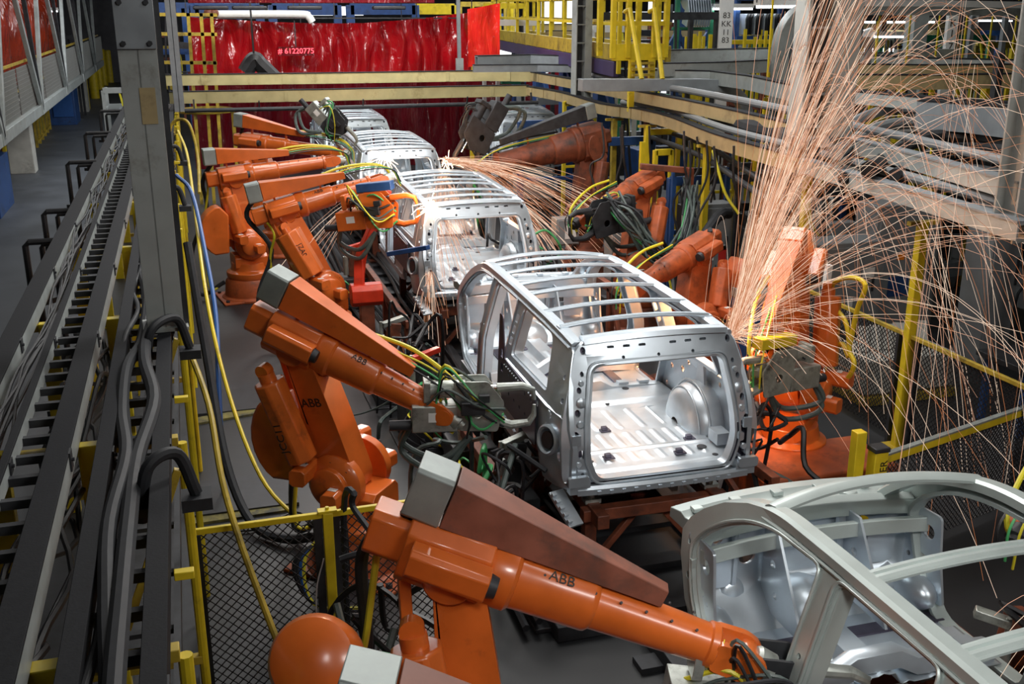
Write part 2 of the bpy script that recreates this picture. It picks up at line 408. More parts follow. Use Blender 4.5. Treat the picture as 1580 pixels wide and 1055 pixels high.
def side_holes():
    h = [FD, SD, QW]
    for z in (.96, 1.08, 1.2): h.append(rnd(rect(1.925, z, 2.02, z+.085), .02, 2))
    for y, z, r in ((.22, .95, .03), (.30, 1.15, .025), (1.94, .78, .03), (1.98, .55, .035), (2.10, .3, .03), (3.02, .5, .02), (3.03, .9, .018), (4.46, .62, .03), (4.30, .34, .025), (4.52, .85, .02),
                    (.16, .42, .05), (1.7, .6, .04), (1.55, .72, .03), (1.2, .75, .03), (.8, .72, .03), (.5, .6, .04), (1.8, .35, .03)):
        h.append(circ((y, z), r, 10))
    for y in (.75, 1.0, 1.25, 1.5): h.append(rnd(rect(y, .80, y+.14, .835), .012, 2))
    return h
CY = [i*.28 for i in range(1, 17)]; CZ = [.72, .86, 1.0, 1.14, 1.28, 1.38, 1.43]
def side(sx, d=.045):
    def fn(a, b, t): return (sx*(hw(b, a)-.02+t), a, b)
    v, f = mapped(OUT, side_holes(), d, fn, CY, CZ)
    P = {'side_panel': MB(), 'opening_flange': [], 'door_bead': [], 'roof_side_rail': MB(), 'gutter': MB(), 'sill': MB(), 'waist_bead': MB(), 'hinge_plate': [], 'striker': []}
    mb = P['side_panel']; mb.add(v, f)
    # return flanges round the openings
    for loop, off in ((FD, .0), (SD, .0), (QW, .0)):
        pts = [(sx*(hw(z, y)-.075), y, z) for y, z in loop]
        c = V((0, sum(p[0] for p in loop)/len(loop), sum(p[1] for p in loop)/len(loop)))
        def up(i, pts=pts): return V((sx, 0, 0))
        q = MB(); q.sweep(pts, [(-.016, -.05), (.016, -.05), (.016, .05), (-.016, .05)], up=up, closed=True); P['opening_flange'].append(q)
    for loop in (FD, SD):
        cy_ = sum(p[0] for p in loop)/len(loop); cz_ = sum(p[1] for p in loop)/len(loop)
        pts = [(sx*(hw(z, y)+.008), y+(y-cy_)*.035, z+(z-cz_)*.045) for y, z in loop]
        q = MB(); q.tube(pts, .011, 6, closed=True); P['door_bead'].append(q)
    # roof side rail with a rolled top
    pts = [(sx*(hw(1.45, y)-.045), y, z) for y, z in spl([(.36, 1.43), (.8, 1.455), (1.6, 1.475), (2.4, 1.48), (3.2, 1.475), (3.6, 1.452), (3.95, 1.365), (4.25, 1.235), (4.46, 1.09), (4.60, .965)], 5)]
    P['roof_side_rail'].sweep(pts, [(-.065, -.04), (-.065, .010), (-.045, .03), (.035, .032), (.06, .014), (.065, -.04)])
    P['gutter'].tube([(sx*(hw(1.42, y)+.012), y, z-.035) for _, y, z in [(0, *p) for p in [(.4, 1.43), (1.2, 1.455), (2.4, 1.465), (3.4, 1.45), (3.8, 1.40)]]], .012, 6)
    # sill box and waist bead
    P['sill'].sweep([(sx*.965, 1.6+2.5*i/8, .055) for i in range(9)], [(-.05, -.045), (.045, -.045), (.045, .045), (-.05, .045)])
    P['waist_bead'].sweep([(sx*(hw(.79, y)+.012), y, .80) for y in (.12, .5, 1.0, 1.5, 1.95)], [(-.012, -.02), (.01, -.012), (.01, .012), (-.012, .02)])
    # stamped swages in the quarter
    P['stamped_boss'] = []
    for y, z, r in ((1.65, .52, .07), (.42, .75, .05), (1.78, .68, .045)): q = MB(); P['stamped_boss'].append(q); q.lathe([(r, 0), (r*.9, .014), (r*.6, .02)], (sx*(hw(z, y)-.005), y, z), (sx, 0, 0), 14)
    # hinge plates and strikers
    for z in (.3, .72): q = MB(); q.box((sx*.93, 4.36+.1*z, z), (.05, .05, .09)); P['hinge_plate'].append(q)
    for y, z in ((3.09, .62), (2.12, .62)): q = MB(); q.box((sx*.965, y, z), (.05, .035, .08)); P['striker'].append(q)
    return P
def rear_y(x, z):
    y = .30*(max(0, z-.55)/.9)**1.25+.22*max(0, abs(x)-.62)**1.6+.05*x*x
    return y-.01
def rear():
    outer = rnd([(-.86, .10), (.86, .10), (.985, .22), (1.0, .72), (.80, 1.40), (.72, 1.475), (-.72, 1.475), (-.80, 1.40), (-1.0, .72), (-.985, .22)], [.05, .05, .06, .2, .08, .08, .08, .08, .2, .06], 4)
    opening = rnd([(-.66, .22), (.66, .22), (.745, .45), (.735, .78), (.655, 1.27), (-.655, 1.27), (-.735, .78), (-.745, .45)], [.09, .09, .1, .2, .10, .10, .2, .1], 5)
    holes = [opening]
    for sx in (-1, 1):
        for x, z, r in ((.83, .86, .026), (.86, .66, .03), (.875, .50, .0), (.80, 1.06, .022), (.76, 1.2, .018), (.73, 1.40, .026), (.87, .32, .022), (.80, .28, .016)):
            if r: holes.append([(p[0], p[1]) for p in circ((sx*x, z), r, 10, r*1.35)])
        for x, z in ((.815, .44), (.85, .575)): holes.append(rnd(rect(sx*x-.026, z, sx*x+.026, z+.085), .02, 3))
    for i in range(-3, 4):
        if i: holes.append(rnd(rect(i*.155-.035, 1.41, i*.155+.035, 1.432), .01, 2))
    for i in (-.35, 0, .35): holes.append(circ((i, 1.325), .016, 8))
    def fn(a, b, t): return (a, rear_y(a, b)-t, b)
    v, f = mapped(outer, holes, .05, fn, [i*.1 for i in range(-9, 10)], [.3, .45, .55, .65, .75, .85, .95, 1.05, 1.15, 1.25, 1.35, 1.42])
    mb = MB(); mb.add(v, f)
    # opening return: deep flange and weatherstrip lip
    pts = [(x, rear_y(x, z)+.03, z) for x, z in opening]
    mb.sweep(pts, [(-.012, -.055), (.012, -.055), (.012, .055), (-.012, .055)], up=lambda i: V((0, 1, 0)), closed=True)
    k = 1.055; pts = [(x*k, rear_y(x*k, .76+(z-.76)*1.06)-.032, .76+(z-.76)*1.06) for x, z in opening]
    mb.tube(pts, .012, 6, closed=True)
    # header beam, rounded, proud of the frame
    pts = [(x, rear_y(x, 1.44)+.06, 1.475+.045*(1-(x/.8)**2)) for x in [-.71+1.42*i/14 for i in range(15)]]
    mb.sweep(pts, [(-.11, -.05), (-.10, -.0), (-.04, .022), (.05, .028), (.10, .02), (.12, -.02)], up=(0, .25, 1))
    # stamped bosses on the pillars
    for sx in (-1, 1):
        for x, z, r in ((.815, .76, .038), (.84, .38, .032), (.79, .95, .05), (.775, 1.12, .028)):
            mb.lathe([(r, -.02), (r, .012), (r*.7, .022)], (sx*x, rear_y(x, z)-.02, z), (0, -1, .2), 14)
        mb.box((sx*.865, rear_y(.86, .6)-.035, .625), (.085, .03, .10))
        # lamp pocket and corner box low down
        mb.box((sx*.84, -.0, .18), (.20, .09, .13)); mb.prism(rnd(rect(-.10, -.05, .10, .05), .03), .05, Matrix(((1, 0, 0, sx*.86), (0, 0, -1, -.045), (0, 1, 0, .245), (0, 0, 0, 1))))
    # sill cross member with tabs
    mb.sweep([(x, -.03+.05*x*x, .135) for x in [-.86+1.72*i/12 for i in range(13)]], [(-.06, -.035), (.05, -.035), (.05, .03), (-.03, .045), (-.06, .02)])
    for i in range(12): x = -.66+.12*i; mb.box((x, -.085+.05*x*x, .12), (.035, .03, .035))
    return mb
def floor_z(x, y):
    z = .235
    if y < .16: z -= .05*(1-max(0, y-.02)/.14)
    if 1.72 < y < 1.80: z += .035*(y-1.72)/.08
    if y >= 1.80: z += .035
    if y > 2.2: z -= .10*min(1, (y-2.2)/.12)
    def rib(a, b, p, w=.028, h=.016):
        if not (a < y < b): return 0
        q = ((x+p/2*3) % p)-p/2; e = min(1, (y-a)/.03, (b-y)/.03)
        return h*e*max(0, min(1, (w-abs(q))/.012))
    if abs(x) < .66: z += rib(.28, .50, .145)+rib(.62, .98, .145)
    if abs(x) < .50: z += rib(1.06, 1.62, .25, .03, .014)
    if abs(x) < .72: z += rib(2.35, 2.85, .2)+rib(3.15, 3.7, .2)
    if y > 2.4: z += .09*max(0, min(1, (.14-abs(x))/.05))
    if abs(y-.56) < .03: z += .018*(1-abs(y-.56)/.03)
    return z
def floor_pan(y0=.03):
    mb = MB(); nu, nv = 84, 190
    def f(a, b):
        y = y0+(4.30-y0)*b; W = .93 if (y > 1.6 or y < .6) else .76
        x = (2*a-1)*W; return (x, y, floor_z(x, y))
    mb.grid(f, nu, nv); return mb
def clones_old():
    """underside box members that close the floor"""
    mb = MB()
    for sx in (-.55, .55): mb.box((sx, 2.1, .13), (.12, 4.0, .13))
    for y in (.2, 1.75, 2.25, 3.1, 4.1): mb.box((0, y, .14), (1.8, .12, .10))
    return mb
def wheelhouse(sx):
    mb = MB(); n, m = 22, 14
    def f(a, b):
        th = pi*a; ph = pi/2*b
        r = .47; y = 1.10-cos(th)*r*cos(ph*.96)**.6; z = .20+sin(th)*(.46)*cos(ph*.96)**.6
        return (sx*(.97-.36*sin(ph)**.75), y, z)
    mb.grid(f, n, m)
    # lip of the dome against the side
    mb.tube([(sx*.80, 1.10-cos(pi*i/16)*.475, .20+sin(pi*i/16)*.47) for i in range(17)], .014, 6)
    mb.tube([(sx*.71, 1.10-cos(pi*i/16)*.40, .22+sin(pi*i/16)*.385) for i in range(17)], .010, 6)
    # strut gusset up to the waist
    mb.prism([(-.12, 0), (.12, 0), (.05, .32), (-.05, .32)], .03, Matrix.Translation((sx*.90, 1.12, .58)) @ Matrix.Rotation(pi/2, 4, 'Y') @ Matrix.Rotation(pi/2, 4, 'Z'))
    mb.box((sx*.80, .45, .32), (.14, .2, .12))
    return mb
def bow(y, w=.075, ridge=2, zc=1.475):
    mb = MB(); n = 16
    pts = [(x, y, zc+.055*(1-(x/.8)**2)) for x in [-.775+1.55*i/n for i in range(n+1)]]
    h = w/2
    prof = [(-h, -.010), (-h, .004), (-h*.7, .006), (-h*.55, .024), (-h*.2, .024), (-h*.1, .008), (h*.1, .008), (h*.2, .024), (h*.55, .024), (h*.7, .006), (h, .004), (h, -.010)]
    mb.sweep(pts, prof)
    for sx in (-1, 1): mb.box((sx*.755, y, zc+.005), (.09, w*1.25, .02)); mb.cyl((sx*.74, y, zc+.01), (sx*.74, y, zc+.028), .012, 8)
    return mb
def header_front():
    mb = MB(); n = 18
    pts = [(x, 3.86-.10*(x/.75)**2, 1.44+.05*(1-(x/.76)**2)) for x in [-.76+1.52*i/n for i in range(n+1)]]
    mb.sweep(pts, [(-.07, -.012), (-.07, .006), (-.02, .024), (.03, .02), (.065, -.002), (.07, -.02)])
    return mb
def firewall():
    mb = MB()
    holes = [circ((-.42, .62), .07), circ((.12, .55), .05), circ((.5, .72), .09, 18), circ((-.68, .8), .04), rnd(rect(-.2, .70, .0, .8), .02), circ((.72, .5), .035), circ((-.1, .42), .03)]
    outer = rnd([(-.90, .14), (.90, .14), (.92, .92), (-.92, .92)], .05)
    def fn(a, b, t): return (a, 4.62-.10*a*a-(.32 if b < .42 else 0)*((.42-b)/.28 if b < .42 else 0)+t, b)
    v, f = mapped(outer, holes, .02, fn, [i*.15 for i in range(-6, 7)], [.2, .28, .36, .42])
    mb.add(v, f)
    for x in (-.55, -.25, .3): mb.sweep([(x, 4.57-.10*x*x, .44), (x, 4.57-.10*x*x, .85)], [(-.03, -.0), (-.015, .02), (.015, .02), (.03, 0)], up=(0, -1, 0))
    mb.lathe([(.13, 0), (.12, .03), (.05, .045)], (.28, 4.58, .35), (0, -1, .3), 18)
    mb.lathe([(.10, 0), (.09, .03), (.04, .05)], (-.55, 4.56, .38), (0, -1, .3), 18)
    for x in (-.30, .36): mb.prism([(3.98, .24), (4.56, .24), (4.56, .90), (4.40, .90)], .02, Matrix(((0, 0, 1, x), (1, 0, 0, 0), (0, 1, 0, 0), (0, 0, 0, 1))), holes=[circ((4.42, .62), .035, 10), circ((4.36, .40), .03, 10)])
    for x in (-.72, .62): mb.prism(rnd(rect(-.12, -.16, .12, .16), .05), .03, Matrix(((1, 0, 0, x), (0, 0, -1, 4.50), (0, 1, 0, .62), (0, 0, 0, 1))))
    # transmission hump
    mb.sphere((0, 4.5, .16), (.28, .32, .26), 16, 10)
    return mb
def cowl():
    mb = MB(); n = 20
    def arc(x): return 4.74-.13*x*x
    pts = [(x, arc(x), .93+.015*(1-x*x)) for x in [-.885+1.77*i/n for i in range(n+1)]]
    mb.sweep(pts, [(-.20, -.09), (-.20, .03), (-.13, .05), (-.06, .022), (.03, .018), (.08, .045), (.20, .03), (.21, -.05), (.0, -.09)])
    for x in (-.78, -.45, -.1, .25, .6, .8): mb.box((x, arc(x)+.05, .985), (.08, .07, .035))
    for x in (-.62, .42): mb.lathe([(.075, 0), (.06, .035), (.03, .04)], (x, arc(x)-.06, .955), (0, 0, 1), 14)
    for i in range(9): x = -.84+.21*i; mb.box((x, arc(x)+.22, .93), (.05, .05, .02))
    # instrument cross member pressing below
    mb.sweep([(x, 4.44-.11*x*x, .80) for x in [-.9+1.8*i/10 for i in range(11)]], [(-.03, -.05), (.03, -.05), (.04, .05), (-.02, .06)])
    return mb
def cowl_side(sx):
    holes = [circ((4.30, .76), .055, 16), circ((4.42, .70), .045, 14), circ((4.25, .5), .02, 8), circ((4.48, .5), .02, 8), rnd(rect(4.3, .52, 4.4, .57), .02)]
    def fn(a, b, t): return (sx*(.90+t-.05*(a-4.1)), a, b)
    v, f = mapped(rnd([(4.08, .26), (4.5, .26), (4.62, .9), (4.2, .92), (4.16, .6)], .04), holes, .02, fn, [], [])
    mb = MB(); mb.add(v, f)
    mb.sphere((sx*.82, 4.3, .30), (.13, .2, .13), 14, 8)
    return mb
def seat_member(y, z=.24):
    holes = [rnd(rect(x, .018, x+.07, .05), .012, 3) for x in (-.62, -.5, -.08, .3, .5)]
    mb = MB(); mb.sweep([(-.9, y, z), (-.62, y, z+.02), (-.3, y, z+.02), (-.16, y, z+.10), (.16, y, z+.10), (.3, y, z+.02), (.62, y, z+.02), (.9, y, z)], [(-.09, -.07), (-.06, .035), (-.03, .045), (.03, .045), (.06, .035), (.09, -.07)])
    for x in (-.7, -.45, .45, .7): mb.box((x, y, z+.075), (.12, .09, .03))
    return mb
def filler():
    mb = MB(); mb.lathe([(.135, 0), (.15, .10), (.13, .115), (.112, .10), (.10, .02), (.03, .015)], (-.96, .36, .52), (-1, -.35, .15), 26); return mb
def bracket():
    mb = MB(); m = frame((-1.0, .12, .05), (.25, -.8, -.55))
    mb.add(*_boxvf((.15, 0, 0), (.40, .16, .03)), m)
    for i in range(5): mb.add(*_boxvf((.0+.075*i, -.06, .03), (.035, .05, .05)), m)
    return mb
def _boxvf(c, d):
    t = MB(); t.box(c, d); return t.v, t.f
def van(label, loc, rz, mats=('steel', 'steel_in'), bows=(.80, 1.34, 2.02, 2.45, 2.98, 3.42), bw=.075, floor_from=0):
    t = thing('minivan_body_shell', label, 'car body', loc, rz, local=True)
    a, b = mats
    for sx in (-1, 1):
        for nm, q in side(sx).items():
            for q_ in (q if isinstance(q, list) else [q]): q_.build(nm, a, t, bevel=.004 if nm in ('side_panel', 'opening_flange', 'hinge_plate', 'striker') else 0)
    rear().build('tailgate_frame', a, t, bevel=.004)
    floor_pan(max(.03, floor_from)).build('floor_pan', b, t, angle=50, solid=.006)
    for sx in (-.55, .55): q = MB(); q.box((sx, 2.1, .13), (.12, 4.0, .13)); q.build('underbody_rail', 'steel_dark', t, bevel=.006)
    for y in ((.2, 1.75, 2.25, 3.1, 4.1) if not floor_from else (.2, 4.1)): q = MB(); q.box((0, y, .14), (1.8, .12, .10)); q.build('underbody_member', 'steel_dark', t, bevel=.006)
    for sx in (-1, 1): wheelhouse(sx).build('wheelhouse', b, t, angle=60)
    for y in bows: bow(y, bw, zc=1.475 if y < 3.3 else 1.465).build('roof_bow', a, t)
    header_front().build('windscreen_header', a, t)
    op = rnd([(-.70, .20), (.70, .20), (.79, .45), (.78, .78), (.69, 1.29), (-.69, 1.29), (-.78, .78), (-.79, .45)], [.09, .09, .1, .2, .10, .10, .2, .1], 5)
    ou = rnd([(-.84, .12), (.84, .12), (.95, .24), (.965, .72), (.775, 1.39), (.70, 1.45), (-.70, 1.45), (-.775, 1.39), (-.965, .72), (-.95, .24)], .06, 3)
    v_, f_ = mapped(ou, [op], .012, lambda x, z, t_: (x, rear_y(x, z)+.062-t_, z), [i*.15 for i in range(-6, 7)], [.45, .65, .85, 1.05, 1.25, 1.38])
    q = MB(); q.add(v_, f_); q.build('hole_dark_backing', 'steel_dark', t)  # dark plate added so the frame holes look shaded inside
    for x, y in () if floor_from else ((-.42, .36), (.30, .30), (.55, .62), (-.2, 1.05)): q = MB(); q.box((x, y, floor_z(x, y)+.03), (.06, .05, .05)); q.box((x+.01, y, floor_z(x, y)+.012), (.11, .08, .015)); q.build('floor_bracket', 'steel_dark', t, bevel=.004)
    for x, y, r_ in () if floor_from else ((.58, .38, .05), (-.60, .34, .03), (.64, .20, .03), (.1, 1.75, .025), (-.45, 1.72, .03), (.45, 2.1, .04)): q = MB(); q.lathe([(r_, .0), (r_, .006), (r_*.9, .007)], (x, y, floor_z(x, y)+.002), (0, 0, 1), 16); q.build('floor_plug', 'dark', t)
    firewall().build('firewall', b, t, angle=50); cowl().build('cowl', a, t, bevel=.006)
    for sx in (-1, 1): cowl_side(sx).build('cowl_side_panel', b, t, angle=50)
    for y in ((2.2, 3.05) if not floor_from else (3.62,)): seat_member(y).build('seat_cross_member', b, t)
    fr_ = filler().build('filler_ring', a, t); q = MB(); q.cyl((-1.03, .335, .53), (-1.05, .328, .533), .085, 20); q.build('filler_shade_disc', 'dark', fr_); bracket().build('bumper_bracket', a, t, bevel=.004)  # dark disc stands for the shade inside the filler ring
    # dark inner quarter brace on the near side
    q = MB(); q.prism(rnd([(.75, .30), (2.2, .30), (2.05, 1.3), (1.93, 1.3), (1.86, .84), (.75, .80)], .03), .012, Matrix(((0, 0, 1, -1.035), (1, 0, 0, 0), (0, 1, 0, 0), (0, 0, 0, 1))),
                   holes=[circ((1.1+.0*i, .32), .0001, 3) for i in range(0)]+[rnd(rect(1.93, z, 2.02, z+.1), .02, 3) for z in (.66, .82)]+[circ((y, z), .02, 8) for y in (.9, 1.1, 1.3, 1.5, 1.7) for z in (.5, .72)])
    q.build('quarter_brace', 'steel_dark', t)
    bo = MB()
    for y in [.8+.075*i for i in range(15)]: bo.cyl((-1.04, y, .78), (-1.055, y, .78), .011, 6)
    bo.build('weld_stud', 'steel', t)
    return t
VZ = 1.0
v1 = van('silver minivan body shell at centre of the line with open tailgate frame facing the camera', (4.03, 8.3, VZ), radians(-1.3))
v2 = dup(v1, (4.26, 15.55, VZ), radians(-1.3), 'silver minivan body shell with sparks falling inside its tailgate opening, second in line')
v3 = dup(v1, (4.42, 22.6, VZ), radians(-1.3), 'small distant silver minivan body shell behind the orange robots, third in line')
v4 = dup(v1, (4.55, 29.2, VZ), radians(-1.3), 'farthest silver minivan body shell of the welding line, under the cream rails')
v5 = dup(v1, (8.9, 27.6, VZ+.15), radians(-9), 'silver minivan body shell apart from the line behind the dark robot, before the red curtain')
v0 = van('pale green grey minivan body shell cut off by the lower right corner of the photo', (3.98, 1.38, VZ+.02), radians(-.5), ('steel_green', 'steel'), bows=(.80, 1.35, 2.07, 2.80), bw=.13, floor_from=3.5)
# skids and pedestals that carry the bodies
def skid():
    t = thing('body_carrier', '', 'carrier', (0, 0, 0), 0, local=True)
    f = MB()
    for sx in (-.62, .62): f.bar((sx, -.1, .82), (sx, 4.3, .82), .12, .14)
    for y in (.15, 1.5, 2.9, 4.1): f.bar((-.75, y, .80), (.75, y, .80), .12, .12)
    f.build('deck_frame', 'rust', t, bevel=.008)
    for sx in (-.62, .62):
        for y in (.3, 2.0, 3.8):
            l = MB(); l.bar((sx, y, .05), (sx, y, .75), .12, .12, up=(0, 1, 0)); l.bar((sx, y, .12), (sx*.2, y, .70), .06, .06); l.box((sx, y, .02), (.3, .3, .04)); l.build('leg', 'rust', t, bevel=.006)
    for sx in (-.62, .62):
        for y in (.25, 3.9):
            p = MB(); p.cyl((sx, y, .88), (sx, y, .99), .035, 12); p.box((sx, y, .9), (.16, .12, .04)); p.build('locating_pin', 'gun', t)
    return t
s1 = skid(); s1['group'] = 'carriers under the body shells'
s1.location = (4.03, 8.3, 0); s1.rotation_euler = (0, 0, radians(-1.3)); s1['label'] = 'rust brown steel carrier frame under the centre minivan body shell'
for (x, y, l) in ((4.26, 15.55, 'rust brown steel carrier frame under the second minivan body shell'), (4.42, 22.6, 'rust brown steel carrier frame under the third minivan body shell'),
                  (4.55, 29.2, 'rust brown steel carrier frame under the farthest minivan body shell'), (3.98, 1.38, 'rust brown steel carrier frame under the pale green grey body shell at lower right')):
    dup(s1, (x, y, 0), radians(-1.3), l)
d5 = dup(s1, (8.9, 27.6, .13), radians(-9), 'rust brown steel carrier frame under the body shell apart from the line')
# ================================================================== WELDING ROBOTS
def rbox(mb, c, d, m, ch=.04):
    """box with chamfered long edges along local x"""
    x, y, z = c; a, b, e = d[0]/2, d[1]/2, d[2]/2
    poly = [(-b+ch, -e), (b-ch, -e), (b, -e+ch), (b, e-ch), (b-ch, e), (-b+ch, e), (-b, e-ch), (-b, -e+ch)]
    vs = [(x-a, y+p, z+q) for p, q in poly]+[(x+a, y+p, z+q) for p, q in poly]
    fs = [tuple(range(8))[::-1], tuple(range(8, 16))]+[(i, (i+1) % 8, 8+(i+1) % 8, 8+i) for i in range(8)]
    mb.add(vs, fs, m)
def robot(label, base, Sx, E, W, mo='orange', side=-1, hood=1.0, hood_up=.40, mark=None, number=None, weight=True, gun='c', cab='ycable', hoodm=None, group=None, foot='orange_d', brand='ABB', hood_back=.45, dress=True, lowbrand=False, capm='zinc', fat=1.0, cr=1.0, note=None):
    """base: floor point, Sx: shoulder, E: elbow, W: wrist centre (all world); side: which side the cylinder is on"""
    B = V((base[0], base[1], 0)); Sx = V(Sx); E = V(E); W = V(W)
    t = thing('welding_robot', label, 'robot', B)
    if group: t['group'] = group
    d = W-B; d.z = 0; d.normalize(); R = frame(B, d)
    # foot and turntable
    f = MB(R); f.lathe([(.56, 0), (.56, .05), (.50, .08), (.47, .36), (.43, .42)], (0, 0, 0), (0, 0, 1), 32)
    f.box((.0, 0, .02), (1.25, 1.0, .04)); f.build('foot', foot, t, bevel=.01)
    for i in range(4):
        a = MB(R); x = (-.54, .54)[i % 2]; y = (-.40, .40)[i//2]; a.cyl((x, y, .04), (x, y, .08), .035, 6); a.build('anchor_bolt', 'dark', t)
    c = MB(R); c.lathe([(.42, .42), (.44, .46), (.44, .54), (.36, .58), (.33, .72)], (0, 0, 0), (0, 0, 1), 32)
    rbox(c, (0, 0, .74), (.62, .50, .30), Matrix.Identity(4), .06); c.build('turntable', mo, t, bevel=.008)
    # shoulder gear housings and motors
    Sl = R.inverted() @ Sx
    for k in (-1, 1):
        g = MB(R); y0 = k*.20; y1 = k*.44
        g.lathe([(.30, 0), (.30, .10), (.27, .14), (.20, .17), (.20, .22), (.17, .24)], (Sl.x, y0, Sl.z), (0, k, 0), 28)
        gh = g.build('gear_housing', mo, t, bevel=.006)
        b = MB(R)
        for i in range(8): an = pi/4*i; b.cyl((Sl.x+.24*cos(an), k*.33, Sl.z+.24*sin(an)), (Sl.x+.24*cos(an), k*.35, Sl.z+.24*sin(an)), .014, 6)
        b.build('bolt_ring', 'dark', gh)
        for j, (ax_, az_, L) in enumerate(((-.22, .16, .34), (.10, -.05, .30))):
            m = MB(R); rbox(m, (0, 0, 0), (L, .17, .17), frame((Sl.x+ax_, k*(.40+L*.2), Sl.z+az_), (.15, k, 0)), .03)
            mm = m.build('axis_motor', mo, t, bevel=.008)
            lb = MB(R); lb.box((Sl.x+ax_+.0, k*(.40+L*.2)+k*.02, Sl.z+az_+.088), (.09, .06, .004)); lb.build('sticker', 'label', mm)
    # lower arm: tapered forked beam with rounded ends
    L = (E-Sx).length; F = frame(Sx, E-Sx, -d)
    a = MB(F)
    poly = [(-.20*cos(q), .24*sin(q)) for q in [pi/2-pi*i/8 for i in range(9)]]
    poly = [(-.22, 0), (-.16, -.16), (0, -.23), (L*.45, -.20), (L-.05, -.14), (L+.08, -.12), (L+.14, 0), (L+.08, .12), (L-.05, .14), (L*.45, .17), (0, .23), (-.16, .16)]
    a.prism(rnd(poly, .06, 3), .30, Matrix(((1, 0, 0, 0), (0, 0, 1, 0), (0, 1, 0, 0), (0, 0, 0, 1))))
    la = a.build('lower_arm', mo, t, bevel=.012)
    if lowbrand:
        yv = F.to_3x3() @ V((0, 1, 0)); s_ = 1 if yv.dot(V((0, -1, 0)))*1 > 0 else -1
        T = F @ Matrix.Translation((L*.60, s_*.152, 0)) @ Matrix(((0, 1, 0, 0), (0, 0, s_, 0), (s_*1, 0, 0, 0), (0, 0, 0, 1)))
        xw = T.to_3x3() @ V((1, 0, 0)); nw = V((0, -1, 0))
        # lettering on the side face towards the aisle end, reading level
        zz = (F.to_3x3() @ V((0, s_, 0))).normalized(); yy = (F.to_3x3() @ V((1, 0, 0))).normalized(); xx = yy.cross(zz)
        T = Matrix((xx, yy, zz)).transposed().to_4x4(); T.translation = F @ V((L*.60, s_*.152, 0))
        text('ABB', .13, T, 'ink', la, 'brand_lettering')
    # parallel rod behind
    r = MB(); off = -d*.34; r.bar(Sx+off+V((0, 0, .0)), E+off*.9+V((0, 0, .06)), .07, .06); r.bar(Sx, Sx+off*1.1, .12, .12); r.bar(E+V((0, 0, .04)), E+off+V((0, 0, .08)), .10, .12)
    r.build('parallel_rod', mo, t, bevel=.008)
    # balancing cylinder on the outside of the lower arm
    n = (R.to_3x3() @ V((0, side, 0))).normalized()
    p0 = Sx+(E-Sx)*.12+n*.34-d*.16; p1 = Sx+(E-Sx)*.82+n*.34-d*.26; ax_ = (p1-p0); CL = ax_.length; CF = frame(p0, ax_, -d)
    c = MB(CF); hx = []
    for i in range(8): q = pi/8+pi/4*i; hx.append((.155*cr*cos(q), .155*cr*sin(q)))
    c.add([(CL*.12, x, y) for x, y in hx]+[(CL*.92, x, y) for x, y in hx], [tuple(range(8))[::-1], tuple(range(8, 16))]+[(i, (i+1) % 8, 8+(i+1) % 8, 8+i) for i in range(8)])
    cy_ = c.build('balance_cylinder', mo, t, bevel=.02)
    c = MB(CF); c.cyl((0, 0, 0), (CL*.12, 0, 0), .035, 10); c.lathe([(.05, -.03), (.05, .03)], (0, 0, 0), (0, 1, 0), 14); c.build('cylinder_rod', 'chrome', t)
    c = MB(CF); c.lathe([(.08, 0), (.08, .08)], (CL*.92, 0, 0), (1, 0, 0), 14); c.lathe([(.07, -.05), (.07, .05)], (CL*1.02, 0, 0), (0, 1, 0), 14); c.build('cylinder_eye', mo, t)
    if number:
        zz = n.copy(); xx = -ax_.normalized(); xx = (xx-zz*xx.dot(zz)).normalized()
        if number[1] < 0: xx = -xx
        yy = zz.cross(xx); T = Matrix((xx, yy, zz)).transposed().to_4x4(); T.translation = p0+ax_*.52+n*.1445
        T.translation = p0+ax_*.52+n*(.146*cr)
        text(number[0], .115, T, 'ink', cy_, 'number_lettering')
    # counterweight shell behind the lower arm
    if weight:
        w = MB(R); cx, cz = -.62, 1.42
        pts = [(cx+.42*cos(q)+.1, cz+.48*sin(q)) for q in [radians(95+i*15) for i in range(11)]]+[(cx+.18, cz-.42), (cx+.22, cz+.30)]
        w.prism(pts, .34, Matrix(((1, 0, 0, 0), (0, 0, 1, side*.28), (0, 1, 0, 0), (0, 0, 0, 1))))
        w.build('counterweight', mo, t, bevel=.03)
        w = MB(R); w.bar((cx+.15, side*.2, cz-.05), (Sl.x, side*.2, Sl.z+.05), .12, .18); w.build('counterweight_arm', mo, t, bevel=.01)
    # upper arm
    U = frame(E, W-E); UL = (W-E).length
    Uf = U @ Matrix.Diagonal((1, fat, fat, 1))
    h = MB(Uf); rbox(h, (-.05, 0, 0), (.50, .38, .40), Matrix.Identity(4), .07)
    h.lathe([(.19, .18), (.21, .22), (.21, .34), (.185, .37)], (0, 0, 0), (1, 0, 0), 28)
    h.lathe([(.15, -.22), (.15, .22)], (0, 0, -.05), (0, 1, 0), 24)
    hb = h.build('elbow_housing', mo, t, bevel=.012)
    for k in (-1, 1):
        m = MB(U); rbox(m, (-.02, k*.26, .04 if k == side else -.06), (.46, .17, .17), Matrix.Identity(4), .03); mm = m.build('axis_motor', mo, t, bevel=.008)
        m = MB(U); m.lathe([(.075, 0), (.06, .06)], (.20, k*.26, .04 if k == side else -.06), (1, 0, 0), 14); m.build('motor_nose', 'dark', mm)
    m = MB(U); rbox(m, (-.40, 0, .02), (.24, .26, .28), Matrix.Identity(4), .04); m.build('wrist_motor_cover', mo, t, bevel=.01)
    tb = MB(Uf); x1 = UL-.26
